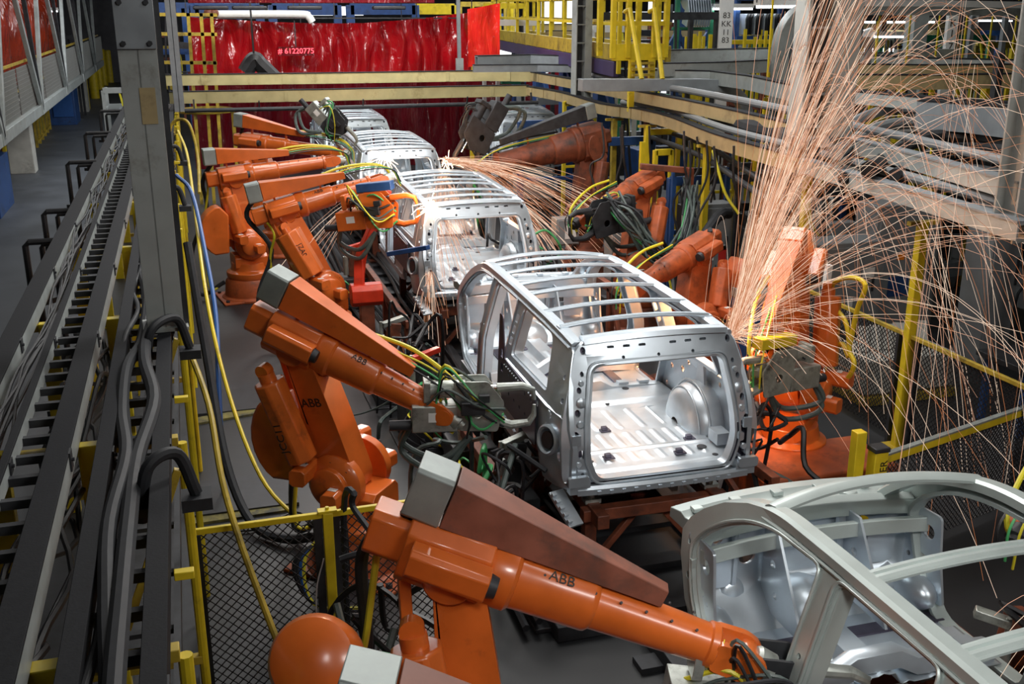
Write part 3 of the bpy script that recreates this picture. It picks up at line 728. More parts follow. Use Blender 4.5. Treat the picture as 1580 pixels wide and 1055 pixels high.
    tb.lathe([(.185, .36), (.18, .42), (.17, .80), (.165, .82), (.145, .84), (.12, x1), (.135, x1+.01), (.135, x1+.05), (.11, x1+.07)], (0, 0, 0), (1, 0, 0), 28)
    ub = tb.build('arm_tube', mo, t)
    st = MB(U)
    for s2 in (-1, 1):
        st.add([(.46, s2*.150, .10), (x1-.05, s2*.098, .068), (x1-.05, s2*.080, .088), (.46, s2*.125, .128)], [(0, 1, 2, 3)])
    bl = MB(U)
    for i in range(7):
        x = .5+(x1-.6)*i/6; rr = .17-.045*(x-.36)/x1
        for q in (50, 130): bl.cyl((x, rr*cos(radians(q)), rr*sin(radians(q))), (x, (rr+.012)*cos(radians(q)), (rr+.012)*sin(radians(q))), .009, 6)
    bl.build('screw_row', 'dark', ub)
    if brand:
        up = (U.to_3x3() @ V((0, 0, 1))).normalized(); xd = (U.to_3x3() @ V((1, 0, 0))).normalized(); yd = up.cross(xd)
        nn = (up*.80+(yd*(-1))*.60).normalized(); yy = nn.cross(xd)
        T = Matrix((xd, yy, nn)).transposed().to_4x4(); T.translation = E+xd*.60+nn*.1785
        text(brand, .085, T, 'ink', ub, 'brand_lettering')
    if note:
        T = Matrix((xd, yy, nn)).transposed().to_4x4(); T.translation = E+xd*(UL-.13)+nn*.128+yy*-.02
        text(note, .055, T, 'ylabel', ub, 'handwritten_date')
    # wrist: fork, tilt joint, flange
    wr = MB(U)
    for k in (-1, 1): wr.prism(rnd([(UL-.22, -.09), (UL-.02, -.10), (UL+.09, -.04), (UL+.09, .06), (UL-.02, .10), (UL-.22, .09)], .04), .05, Matrix(((1, 0, 0, 0), (0, 0, 1, k*.10), (0, 1, 0, 0), (0, 0, 0, 1))))
    wr.lathe([(.075, -.13), (.075, .13)], (UL+.0, 0, 0), (0, 1, 0), 18)
    wf = wr.build('wrist_fork', mo, t, bevel=.008)
    wr = MB(U); wr.lathe([(.08, 0), (.095, .02), (.095, .12), (.07, .13), (.07, .17)], (UL+.03, 0, 0), (1, 0, -.2), 20); wr.build('wrist_flange', 'gun' if mo == 'orange' else 'dark', t)
    # cable hood: long tapering folded sheet above the arm, plain grey box at its back end
    if hood:
        HL = 1.55*hood
        H = U @ Matrix.Translation((-hood_back, side*-.0, hood_up)) @ Matrix.Rotation(radians(3), 4, 'Y')
        hd = MB(H)
        b0, e0, b1, e1 = .13, .15, .05, .035
        vs = [(0.18, -b0, -e0), (.18, b0, -e0), (.18, b0, e0*.9), (.18, -b0, e0*.9), (HL, -b1, -e1-.10), (HL, b1, -e1-.10), (HL, b1, e1-.06), (HL, -b1, e1-.06)]
        hd.add(vs, [(0, 3, 2, 1), (4, 5, 6, 7), (0, 1, 5, 4), (1, 2, 6, 5), (2, 3, 7, 6), (3, 0, 4, 7)])
        ho = hd.build('cable_hood', hoodm or mo, t, bevel=.006)
        hc = MB(H); rbox(hc, (.06, 0, -.01), (.22, .28, .31), Matrix.Identity(4), .02); hc.build('hood_end_box', capm, t, bevel=.006)
        
        for x in (.35, HL*.72): hs = MB(H); hs.bar((x, 0, -.10), (x+.02, 0, -hood_up+.05), .05, .03); hs.build('hood_bracket', mo, t)
    # dress cables
    up = (U.to_3x3() @ V((0, 0, 1))).normalized(); sd = (U.to_3x3() @ V((0, 1, 0))).normalized(); xd = (U.to_3x3() @ V((1, 0, 0))).normalized()
    if dress: c = MB(); c.tube(spl([E+xd*.55+up*.32+sd*side*-.14, E+xd*(UL*.65)+up*.36+sd*side*-.16, E+xd*(UL*.95)+up*.28+sd*side*-.12, W+up*.12+xd*.14-sd*side*.08, W-up*.16+xd*.12]), .022, 8)
    if dress: c.build('yellow_dress_hose', cab, t)
    for k in range(3 if dress else 0):
        c = MB(); o_ = .03*k
        c.tube(spl([E+xd*.5+up*(.24+o_), E+xd*UL*.8+up*(.26+o_)+sd*(.05*k-.05), W+xd*.18+up*.14+sd*(.08*k-.1), W+xd*.28-up*(.1+.05*k)+sd*(.06*k-.08)]), .011, 6)
        c.build('thin_cable', ('black', 'green', 'ycable')[k], t)
    c = MB(); c.tube(spl([B+V((0, 0, .35))-d*.5, B-d*.95+V((0, 0, .12))-n*.2, B-d*1.0+V((0, 0, .9))-n*.35, Sx-d*.65+V((0, 0, .6))-n*.4, E-d*.55+V((0, 0, -.1))-n*.25, E-d*.35+up*.3]), .04, 8)
    c.build('supply_hose', 'hose', t)
    c = MB(); c.tube(spl([B+V((0, 0, .3))-d*.5-n*.1, B-d*.8+V((0, 0, .3)), Sx-d*.7+V((0, 0, .4))-n*.35, Sx-d*.62+V((0, 0, .9))-n*.32, E-d*.45-n*.2]), .022, 7)
    c.build('yellow_supply_hose', cab, t)
    return t
def spot_gun(label, tip, direction, size=1.0, m='gun', arm='gun', extra='green', group=None, up=(0, 0, 1), bars=True, yb=None):
    """spot welding gun: transformer box, cylinder, frame plates, C arms, valves and hoses"""
    tip = V(tip); G = frame(tip, V(direction), up) @ Matrix.Scale(size, 4)
    t = thing('spot_welding_gun', label, 'welding gun', tip)
    if group: t['group'] = group
    b = MB(G); rbox(b, (-.95, 0, -.10), (.42, .22, .26), Matrix.Identity(4), .01); tr = b.build('transformer', m, t, bevel=.006)
    b = MB(G); b.box((-.95, -.112, -.08), (.12, .004, .09)); b.build('rating_plate', 'label', tr)
    b = MB(G); b.lathe([(.05, -.2), (.05, .0)], (-1.17, -.02, -.18), (1, 0, 0), 12); b.build('water_port', 'dark', tr)
    b = MB(G); b.lathe([(.085, 0), (.085, .36), (.07, .37), (.07, .42)], (-1.02, 0, .16), (1, 0, 0), 20); rbox(b, (-1.02, 0, .16), (.06, .20, .20), Matrix.Identity(4), .01); b.build('air_cylinder', m, t, bevel=.004)
    b = MB(G); b.cyl((-.62, 0, .16), (-.30, 0, .16), .026, 10); b.cyl((-.62, .08, .14), (-.20, .08, .14), .014, 8); b.build('piston_rod', 'chrome', t)
    b = MB(G)
    for y in (-.10, .10): b.prism(rnd([(-.72, -.22), (-.36, -.24), (-.30, .05), (-.46, .26), (-.78, .26)], .03), .02, Matrix(((1, 0, 0, 0), (0, 0, 1, y), (0, 1, 0, 0), (0, 0, 0, 1))), holes=[circ((-.55, -.05), .05)])
    b.build('frame_plate', arm, t, bevel=.003)
    b = MB(G); b.tube([(-.36, 0, .16), (-.12, 0, .17), (-.02, 0, .13), (0, 0, .03)], [.045, .04, .032, .018], 10); b.build('upper_electrode_arm', m, t)
    b = MB(G); b.tube([(-.40, 0, -.16), (-.22, 0, -.22), (-.05, 0, -.20), (0, 0, -.12), (0, 0, -.02)], [.05, .045, .036, .028, .016], 10); b.build('lower_electrode_arm', m, t)
    b = MB(G); b.box((-.60, -.16, .02), (.22, .07, .12)); b.box((-.50, -.17, .12), (.10, .06, .07)); vb = b.build('valve_block', 'dark', t, bevel=.004)
    rr = random.Random(int(abs(tip.x*100)+abs(tip.y*10)))
    for k in range(7):
        y0 = rr.uniform(-.12, .12); c = MB(G)
        c.tube(spl([(-1.1+rr.uniform(0, .3), y0, rr.uniform(-.1, .2)), (-.85, y0-.12+rr.uniform(-.1, .1), .30+rr.uniform(-.2, .12)), (-.55, y0-.16, rr.uniform(-.3, .25)), (-.3, y0*.6-.06, rr.uniform(-.28, .1))]), rr.uniform(.008, .016), 6)
        c.build('gun_cable', (extra, 'hose_g', 'black', 'hose', 'hose_g', extra, 'ycable')[k], t)
    for k in range(2):
        c = MB(G); c.tube(spl([(-1.15, .05*k, -.15), (-1.25, .1, -.5+.1*k), (-.9, -.1, -.62+.12*k), (-.62, -.1, -.28)]), .03, 8); c.build('kickless_cable', 'hose_g', t)
    if yb:
        b = MB(G); rbox(b, (-.55, -.02, .33), (.50, .16, .12), Matrix.Identity(4), .01); b.build('gun_cover', yb, t, bevel=.006)
    return t
n4 = 'J'
robot('large orange welding robot behind the yellow fence post, reaching to the centre body shell', (1.34, 9.62), (1.22, 9.62, .98), (.86, 9.62, 2.42), (2.10, 8.98, 1.78),
      side=-1, lowbrand=True, number=('JCC11TR01', -1))
robot('long armed orange robot reaching in the door of the cut off body shell', (1.35, 4.95), (1.30, 5.0, 1.0), (1.26, 5.22, 2.42), (2.82, 4.60, 1.84), side=-1, hoodm='hood_dust', hood=.98, hood_up=.36, hood_back=.32, dress=False, note='11-24-10', weight=False)
robot('orange robot cut off by the bottom edge of the photo, curved shell at its back', (.45, 3.1), (.50, 3.15, 1.1), (.74, 3.50, 2.30), (2.2, 3.0, 2.0), side=-1, weight=False, hoodm='hood_dust', hood=.95, hood_up=.42, hood_back=.42, dress=False)
robot('orange robot with numbered balance cylinder welding the second body shell from the left', (1.95, 17.0), (1.9, 17.0, 1.05), (1.42, 17.3, 2.28), (3.05, 17.35, 2.68), side=-1, number=('JZA071R1', 1), cr=1.45, hood=1.0, hood_up=.42, weight=False)
robot('rearmost orange robot on the left under the cream rails, hood and grey end box raised', (1.9, 24.3), (1.85, 24.3, 1.1), (1.50, 24.7, 2.50), (3.25, 23.4, 2.36), side=-1, hood=1.1, hood_up=.48, weight=False, brand=None)
robot('orange robot with round foot beside the left yellow hoses, between rear and numbered robots', (.95, 20.6), (.95, 20.6, 1.1), (.80, 20.7, 2.35), (2.75, 20.9, 2.55), side=-1, hood=1.0, hood_up=.45, weight=True, brand=None)
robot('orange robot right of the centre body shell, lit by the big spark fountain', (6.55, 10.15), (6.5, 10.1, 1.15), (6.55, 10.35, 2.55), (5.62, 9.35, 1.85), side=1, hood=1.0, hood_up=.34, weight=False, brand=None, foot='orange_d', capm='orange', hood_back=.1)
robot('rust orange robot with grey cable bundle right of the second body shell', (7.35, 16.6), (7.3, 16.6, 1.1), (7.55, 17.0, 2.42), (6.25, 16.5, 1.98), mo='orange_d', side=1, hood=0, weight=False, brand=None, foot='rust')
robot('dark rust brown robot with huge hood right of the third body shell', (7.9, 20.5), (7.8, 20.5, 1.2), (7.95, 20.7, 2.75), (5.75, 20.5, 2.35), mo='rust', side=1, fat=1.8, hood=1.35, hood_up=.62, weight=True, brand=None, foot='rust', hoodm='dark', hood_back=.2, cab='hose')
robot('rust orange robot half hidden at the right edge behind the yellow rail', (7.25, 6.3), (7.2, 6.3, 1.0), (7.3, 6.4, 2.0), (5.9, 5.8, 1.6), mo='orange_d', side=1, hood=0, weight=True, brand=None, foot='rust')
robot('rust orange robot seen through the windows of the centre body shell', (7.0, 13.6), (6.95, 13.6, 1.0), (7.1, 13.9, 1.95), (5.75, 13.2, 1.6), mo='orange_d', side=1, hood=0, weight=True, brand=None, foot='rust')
spot_gun('grey spot welding gun with green cables at the left side of the centre body shell', (2.93, 8.86, 1.84), (1, -.16, -.02), 1.0, up=(0, 0, 1))
spot_gun('orange framed spot welding gun with blue bar at the corner of the second body shell', (3.35, 16.0, 2.45), (.8, -.45, .12), 1.15, m='orange', arm='orange', yb='blue')
spot_gun('grey spot welding gun with yellow cover right of the centre body shell', (5.2, 9.15, 1.75), (-1, -.25, .05), 1.0, yb='yellow')
spot_gun('black spot welding gun under the grey cable bundle', (5.95, 16.2, 1.95), (-1, -.2, -.1), 1.2, m='dark', arm='dark')
spot_gun('dark upright welding gun with loops of cable before the dark rust robot', (5.2, 20.6, 2.35), (-.5, -.1, -.8), 1.3, m='dark', arm='dark', extra='hose')
spot_gun('dark welding gun with black cable loops above the third body shell', (3.5, 23.4, 2.5), (.6, -.3, -.75), 1.1, m='gun', arm='dark', extra='green')
spot_gun('steel welding gun inside the door opening of the cut off body shell', (3.5, 4.4, 1.55), (.95, -.3, -.12), 1.0, m='gun', arm='dark', extra='hose')
# curved shell at the bottom left
sh = MB(); T_ = frame((.50, 4.05, 1.95), (1, -.25, .35))
sh.lathe([(.02, .10), (.14, .09), (.21, .05), (.24, -.03), (.24, -.20)], (0, 0, 0), (-.25, -.75, .62), 36)
sh.M = None
o = sh.build('robot_guard', 'orange', origin=None); o.location = (.41, 4.78, 1.92)
tag(o, 'round orange guard shell at the bottom edge left of the grey hood box', 'guard')
g = MB(); g.bar((.41, 4.80, 0), (.41, 4.80, 2.05), .10, .10, up=(0, 1, 0)); g.box((.41, 4.80, .02), (.3, .3, .04)); tag(g.build('guard_stand', 'rust'), 'rust brown post carrying the round orange guard shell', 'stand')
# red swing arm at the second shell
rd = thing('swing_clamp', 'red curved clamp arm between the numbered robot and the second body shell', 'clamp', (2.6, 16.2, 0))
b = MB(); b.sweep(spl([(3.0, 16.6, 2.64), (2.76, 16.6, 2.1), (2.52, 16.55, 1.6), (2.44, 16.4, 1.1)]), [(-.08, -.06), (.08, -.06), (.08, .06), (-.08, .06)]); b.build('curved_arm', 'red_paint', rd, bevel=.01)
b = MB(); rbox(b, (0, 0, 0), (.5, .35, .35), frame((2.55, 16.4, 1.0), (1, 0, 0)), .08); b.build('clamp_body', 'red_paint', rd, bevel=.01)
b = MB(); b.bar((2.55, 16.4, 0), (2.55, 16.4, .9), .22, .22, up=(0, 1, 0)); b.box((2.55, 16.4, .02), (.5, .5, .04)); b.build('stand', 'rust', rd, bevel=.01)
b = MB(); b.bar((2.85, 15.9, 1.75), (3.35, 15.3, 1.95), .10, .07); b.build('blue_bar', 'blue', rd, bevel=.006)
# grey cable bundle at the right robot
cb = thing('cable_bundle', 'thick loop of grey cables hanging off the rust orange robot', 'cables', (7.2, 16.6, 1.2)); rr = random.Random(4)
for k in range(16):
    a, b_, c = [V((rr.uniform(-.14, .14), rr.uniform(-.14, .14), rr.uniform(-.16, .16))) for _ in range(3)]
    m = MB(); m.tube(spl([V((6.75, 16.3, 2.35))+a, V((6.9, 15.9, 2.05))+b_, V((7.25, 15.7, 1.55))+c, V((7.75, 15.9, 1.42))+a, V((8.2, 16.3, 1.85))+b_, V((8.35, 16.7, 2.5))+c]), .022, 6)
    m.build('cable', ('hose_g', 'hose', 'hose', 'green')[0 if k % 5 else 3 if k == 5 else 1], cb)
m = MB(); m.bar((8.35, 16.7, 0), (8.35, 16.7, 2.75), .12, .12, up=(0, 1, 0)); m.bar((8.35, 16.7, 2.7), (7.5, 16.9, 2.78), .12, .10); m.bar((8.5, 16.7, 0.02), (8.2, 16.7, .02), .3, .04)
tag(m.build('cable_support', 'rust', bevel=.008), 'red brown arm and post holding up the grey cable bundle', 'post')
m = MB(); m.tube(spl([(8.9, 16.2, 2.0), (8.65, 16.1, 2.0), (8.2, 15.9, 1.6), (7.9, 15.8, 1.4)]), .09, 10); tag(m.build('corrugated_duct', 'hose'), 'fat dark hose beside the grey cable bundle', 'hose')

rr = random.Random(61)
for lab, cx_, cy_, cz_, n_ in (('tangle of black hoses under the welding gun of the large robot', 2.65, 8.9, .9, 20), ('tangle of black hoses between the large robot and the second shell', 2.55, 13.2, .7, 16), ('tangle of black hoses right of the second body shell', 5.7, 17.2, .9, 14), ('tangle of black hoses over the dark gun behind the second shell', 5.4, 21.0, 1.6, 16), ('tangle of dark hoses right of the centre shell below its gun', 5.6, 9.2, 1.0, 14), ('tangle of cables beyond the round orange guard shell', 1.0, 6.2, 1.1, 16), ('tangle of dark hoses right of the cut off body shell', 5.7, 4.6, .9, 16)):
    t = thing('hose_tangle', lab, 'hoses', (cx_, cy_, 0))
    for k in range(n_):
        p = V((cx_+rr.uniform(-.35, .35), cy_+rr.uniform(-.5, .5), cz_+rr.uniform(-.2, .6))); pts = [p]
        for j in range(4): p = p+V((rr.uniform(-.3, .3), rr.uniform(-.4, .4), rr.uniform(-.45, .2))); p.z = max(.04, p.z); pts.append(p)
        pts.append(V((pts[-1].x, pts[-1].y+.2, .03)))
        b = MB(); b.tube(spl(pts, 5), rr.uniform(.012, .03), 6); b.build('hose', ('black', 'hose', 'hose_g', 'black', 'black', 'black')[k % 6] if k != 7 else 'green', t)
# ================================================================== LEFT SIDE: RAIL RACK, COLUMNS, FENCE, AISLE
RZ = 3.0
for x, w_, h_, side_m, lab in ((-1.42, .15, .13, 'rail_side', 'outermost rail of the left rack, beside the aisle, dark top and pale side'),
                               (-1.13, .045, .10, 'rail_side', 'narrow pale rail just inside the outermost rail of the left rack'),
                               (-.86, .13, .14, 'rail_side', 'middle rail of the left rack with a broad pale side plate'),
                               (-.61, .09, .10, 'rail_top', 'dark rail left of the thick rubber hoses in the left rack'),
                               (-.30, .10, .12, 'rail_top', 'innermost dark rail of the left rack, along the yellow brackets')):
    t = thing('conveyor_rail', lab, 'rail', (x, 17, RZ))
    b = MB(); b.bar((x, 2.5, RZ-.005), (x, 33, RZ-.005), w_, .02); b.build('rail_top_plate', 'rail_top', t, bevel=.003)
    b = MB(); b.box((x+w_/2-.008, 17.75, RZ-h_/2-.015), (.014, 30.5, h_)); b.build('rail_side_plate', side_m, t)
    b = MB(); b.box((x-w_/2+.008, 17.75, RZ-h_/2-.015), (.014, 30.5, h_)); b.build('rail_back_plate', 'rail_top', t)
    for i in range(12): b = MB(); b.box((x+w_/2+.003, 3.6+2.4*i, RZ-.05), (.012, .09, h_*.8)); b.cyl((x+w_/2, 3.58+2.4*i, RZ-.04), (x+w_/2+.025, 3.58+2.4*i, RZ-.04), .012, 6); b.build('joint_plate', 'dark', t)
def ladder(name, lab, x0, x1, z, y0, y1, st, m):
    t = thing(name, lab, 'cable ladder', ((x0+x1)/2, (y0+y1)/2, z))
    n = int((y1-y0)/st); n = min(n, 96)
    for i in range(n): b = MB(); y = y0+st*i; b.bar((x0, y, z), (x1, y, z), .045, .05); b.build('rung', m, t)
    return t
ladder('cable_ladder', 'row of dark rungs between the pale rails of the left rack', -1.11, -.92, RZ-.10, 3.2, 32, .30, 'dark')
ladder('cable_ladder', 'row of dark rungs under the rubber hoses of the left rack', -.57, -.35, RZ-.12, 3.3, 32, .34, 'dark')
rr = random.Random(11)
for k, (lab, x, z) in enumerate((('thick black hose snaking between the two inner rails of the left rack', -.50, RZ-.02), ('thick grey hose lying straight beside the innermost rail of the left rack', -.40, RZ-.0), ('slimmer hose wandering across the rungs of the left rack', -.54, RZ-.05))):
    y = 2.6; pts = []
    while y < 30: pts.append((x+rr.uniform(-.05, .06), y, z+rr.uniform(-.03, .05))); y += .8
    b = MB(); b.tube(spl(pts, 5), (.042, .045, .022)[k], 10); tag(b.build('rubber_hose', ('hose', 'hose', 'hose')[k]), lab, 'hose')
t = thing('cable_bundle', 'tangle of thin black cables lying between the outer rails of the left rack', 'cables', (-1.27, 15, RZ-.15))
for k in range(9):
    pts = [(-1.27+rr.uniform(-.07, .07), y, RZ-.12+rr.uniform(-.06, .08)) for y in [2.6+1.3*i for i in range(22)]]
    b = MB(); b.tube(spl(pts, 4), .011, 5); b.build('cable', 'black', t)
t = thing('cable_bundle', 'loose black cables drooping below the middle of the left rack', 'cables', (-.9, 6, 2.3))
for k in range(10):
    pts = [(-1.05+rr.uniform(-.1, .3), y, RZ-.5+rr.uniform(-.25, .3)) for y in [2.6+.9*i for i in range(9)]]
    b = MB(); b.tube(spl(pts, 4), .018, 6); b.build('cable', 'black', t)
for i, (a, b_, c, lab) in enumerate((((-.33, 5.4), (-.20, 5.5), 0, 'black hose looping over the innermost rail above the left fence'), ((-.36, 8.0), (-.2, 8.2), 0, 'black hose looping over the innermost rail below the big grey column'),
                          ((-.36, 14.5), (-.18, 14.7), 0, 'short black hose loop over the inner rail beside the grey column'), ((-.36, 19.0), (-.18, 19.2), 0, 'far black hose loop over the inner rail near the blue hose'))):
    b = MB(); b.tube(spl([(a[0]-.08, a[1], RZ-.2), (a[0]-.02, a[1], RZ+.10), (b_[0]+.0, b_[1], RZ+.12), (b_[0]+.08, b_[1], RZ-.12)], 6), .035, 9)
    b.box((b_[0]+.08, b_[1], RZ-.16), (.16, .16, .07)); tag(b.build('hose_loop', 'hose'), lab, 'hose')
# yellow legs of the rack
for i, y in enumerate((4.1, 6.5, 9.4, 12.4, 15.4, 18.4, 21.4, 24.4, 27.4)):
    t = thing('rack_stand', '', 'stand', (-.8, y, 0)); t['group'] = 'yellow stands of the left rack'
    t['label'] = ('yellow stand of the left rack at the lower left corner', 'yellow stand of the left rack level with the chain link fence', 'yellow stand of the left rack beside the foot of the big grey column',
                  'yellow stand of the left rack partly behind the big grey column')[i] if i < 4 else 'yellow rack stand farther back along the left rack, %s' % ('in front of the blue hose', 'beside the black pipe loops', 'near the first far pipe loop', 'before the rear small grey column', 'last before the cream rails')[i-4]
    for x in (-1.28, -.74): b = MB(); b.bar((x, y, 0), (x, y, RZ-.16), .14, .09, up=(0, 1, 0)); b.box((x, y, .012), (.24, .2, .024)); b.build('leg', 'yellow', t, bevel=.006)
    b = MB(); b.tube([(-.20, y, 0.0), (-.20, y, RZ-.22)], .032, 10); b.build('tube_leg', 'yellow', t)
    b = MB(); b.bar((-1.45, y, RZ-.20), (-.22, y, RZ-.20), .07, .06); b.build('cross_beam', 'yellow_d', t, bevel=.004)
    b = MB(); b.bar((-1.28, y, 1.2), (-.20, y, 1.2), .06, .06); b.bar((-.74, y, 1.3), (-.24, y, 2.6), .05, .05); b.build('brace', 'yellow_d', t, bevel=.004)
    b = MB(); b.box((-.19, y+.5, RZ-.11), (.09, .05, .04)); b.build('bracket', 'yellow', t, bevel=.004)
    b = MB(); b.bar((-.74, y, .15), (-.74, y+2.9, .15), .05, .05); b.build('ground_rail', 'yellow_d', t, bevel=.004)
b = MB(); b.box((-.82, 17, 1.05), (1.16, 29, .03)); tag(b.build('rack_shade_sheet', 'dark'), 'long dark sheet low inside the left rack, added to shade the gap below', 'tray')  # dark sheet added as shade under the rails
# lower level hoses and trays of the rack
t = thing('cable_tray', 'lower dark cable tray hanging inside the left rack', 'cable tray', (-.45, 15, 2.0))
for x in (-.60, -.30): b = MB(); b.bar((x, 2.8, 1.95), (x, 30, 1.95), .04, .10); b.build('tray_side', 'dark', t)
for i in range(40): b = MB(); b.bar((-.6, 3+.68*i, 1.93), (-.3, 3+.68*i, 1.93), .05, .03); b.build('rung', 'dark', t)
# hanging steel columns
def hcol(name, lab, c, w_, d_, z0, z1, m='grey', rz=0., recess=False):
    t = thing(name, lab, 'column', (c[0], c[1], z0)); R = rotz(rz, (c[0], c[1], 0))
    b = MB(R)
    if recess:
        b.box((w_*.28, 0, (z0+z1)/2), (w_*.44, d_, z1-z0)); b.box((-w_*.47, 0, (z0+z1)/2), (w_*.06, d_, z1-z0)); b.box((-w_*.2, d_*.4, (z0+z1)/2), (w_*.5, d_*.1, z1-z0))
        b.build('column_shaft', m, t, bevel=.004)
        k = 0; z = z0+.15
        while z < z1: r = MB(R); r.bar((-w_*.45, -d_*.45, z), (.05*w_, -d_*.45, z), .03, .03); r.build('ladder_rung', 'grey_l', t); z += .42
        b = MB(R); b.box((-w_*.2, d_*.1, (z0+z1)/2), (w_*.46, .02, z1-z0)); b.build('dark_recess_sheet', 'dark', t)  # thin dark sheet across the recess, full height
    else:
        b.box((0, -d_/2+.012, (z0+z1)/2), (w_, .024, z1-z0)); b.box((0, d_/2-.012, (z0+z1)/2), (w_, .024, z1-z0)); b.box((0, 0, (z0+z1)/2), (.02, d_, z1-z0))
        b.build('column_shaft', m, t, bevel=.003)
    return t, R
t, R = hcol('hanging_column', 'big grey hanging steel column over the left rack', (-.29, 8.4), .27, .26, 3.01, 11, rz=.05)
b = MB(R); b.box((0, -.145, 5.30), (.275, .02, .36)); pl = b.build('splice_plate', 'grey_l', t, bevel=.004)
for x in (-.09, .09):
    for z in (5.16, 5.44): b = MB(R); b.cyl((x, -.155, z), (x, -.175, z), .020, 6); b.build('bolt', 'dark', pl)
b = MB(R); b.box((0, 0, 3.02), (.34, .32, .03)); b.build('foot_plate', 'grey', t, bevel=.004)
b = MB(R); b.box((.155, .0, 5.6), (.05, .10, 5.2)); b.build('side_conduit', 'dark', t)
b = MB(R); b.box((.04, -.134, 4.72), (.11, .003, .26)); b.build('bare_patch', 'tan', t)
t, R = hcol('hanging_column', 'smaller grey hanging column behind the left rack, before the cream rails', (-.10, 27.6), .24, .24, 2.98, 11, m='grey_l')
t, R = hcol('hanging_column', 'grey hanging column with dark ladder recess left of the yellow platform', tuple(az(896, 152, 3.3))[:2], .40, .34, 3.2, 11, m='grey', recess=True)
p = az(1249, 196, 3.9)
t, R = hcol('hanging_column', 'wide grey hanging column behind the spark fountain', (p.x+.28, p.y+.2), .80, .34, 3.75, 11, m='grey', recess=True)
p = az(1549, 335, 3.35)
t, R = hcol('hanging_column', 'grey hanging column at the right edge of the photo', (p.x+.12, p.y), .30, .28, 3.1, 11, m='grey', rz=.2)
# ------------------------------------------------------------------ cream and tan conveyor rails
def rail(name, lab, pts, w_, h_, m, parts=True, top='rail_top', st=1.8):
    c = sum(pts, V((0, 0, 0)))/len(pts)
    t = thing(name, lab, 'rail', c)
    b = MB(); b.sweep(pts, [(-w_/2, -h_/2), (-w_/2+.02, -h_/2), (-w_/2+.02, h_/2-.02), (w_/2-.02, h_/2-.02), (w_/2-.02, -h_/2), (w_/2, -h_/2), (w_/2, h_/2), (-w_/2, h_/2)][::-1])
    b.build('rail_channel', m, t, angle=30)
    b = MB(); b.sweep([p+V((0, 0, h_/2+.01)) for p in pts], [(-w_/2-.01, -.01), (w_/2+.01, -.01), (w_/2+.01, .012), (-w_/2-.01, .012)]); b.build('rail_top_plate', top, t, angle=30)
    if parts:
        L = 0
        for i in range(len(pts)-1):
            p, q = pts[i], pts[i+1]; n = max(1, int((q-p).length/st))
            d = (q-p).normalized(); s_ = d.cross(V((0, 0, 1)))
            for j in range(n):
                c_ = p+(q-p)*(j+.5)/n
                b = MB(); k = 1 if s_.y < 0 else -1; b.bar(c_-d*.05+s_*k*(w_/2+.008), c_+d*.05+s_*k*(w_/2+.008), .012, h_*.9); b.build('joint_plate', m, t)
    return t
def A(z, *pp): return [az(x, y, z) for x, y in pp]
up1 = A(3.6, (250, 124), (500, 121), (750, 117), (822, 118)); up2 = spl(A(3.6, (822, 118), (905, 133), (1000, 152), (1090, 170), (1285, 217)), 3); up3 = A(3.6, (1285, 217), (1400, 246), (1580, 297))
rail('overhead_rail', 'upper cream rail crossing the back below the red curtain', up1, .16, .27, 'cream')
rail('overhead_rail', 'upper tan rail running from the yellow platform towards the sparks', up2, .16, .22, 'tan')
rail('overhead_rail', 'upper pale rail at right, behind the spark arcs', up3, .16, .18, 'rail_side', top='grey_l')
lo1 = A(3.27, (262, 151), (500, 147), (700, 142), (815, 140)); lo2 = spl(A(3.27, (815, 140), (870, 150), (930, 168), (985, 176), (1040, 190), (1110, 218), (1240, 256)), 3); lo3 = A(3.27, (1240, 256), (1400, 303), (1580, 358))
rail('overhead_rail', 'lower cream rail crossing the back, under its twin', lo1, .16, .28, 'cream')
rail('overhead_rail', 'lower tan rail curving below the hanging column with ladder recess', lo2, .16, .22, 'tan')
rail('overhead_rail', 'lower pale rail at right, nearest of the long rails behind the sparks', lo3, .16, .18, 'rail_side', top='grey_l')
b = MB(); b.tube(A(3.05, (285, 171), (560, 165), (830, 158)), .05, 8)
for q in A(3.05, (300, 170), (820, 158)): b.bar(q, q+V((0, .05, .25)), .04, .04)
for q in A(3.05, (400, 168), (560, 165), (720, 161)): b.bar(q, q+V((0, -.1, .2)), .03, .03)
tag(b.build('pipe', 'dark'), 'thin dark pipe running just below the lower cream rail', 'pipe')
b = MB(); b.tube([p+V((.25, .3, .22)) for p in up3], .055, 10); tag(b.build('pipe', 'cab'), 'round grey pipe lying along the upper pale rail at right', 'pipe')
b = MB(); b.tube([p+V((.3, .3, .24)) for p in up2[2:]], .065, 10); tag(b.build('pipe', 'cab'), 'round grey pipe along the upper tan rail', 'pipe')
b = MB(); b.tube([p+V((.3, .35, .16)) for p in lo2[7:]+lo3[1:]], .06, 10); tag(b.build('pipe', 'cab'), 'round grey pipe along the lower rail right of the tan bend', 'pipe')
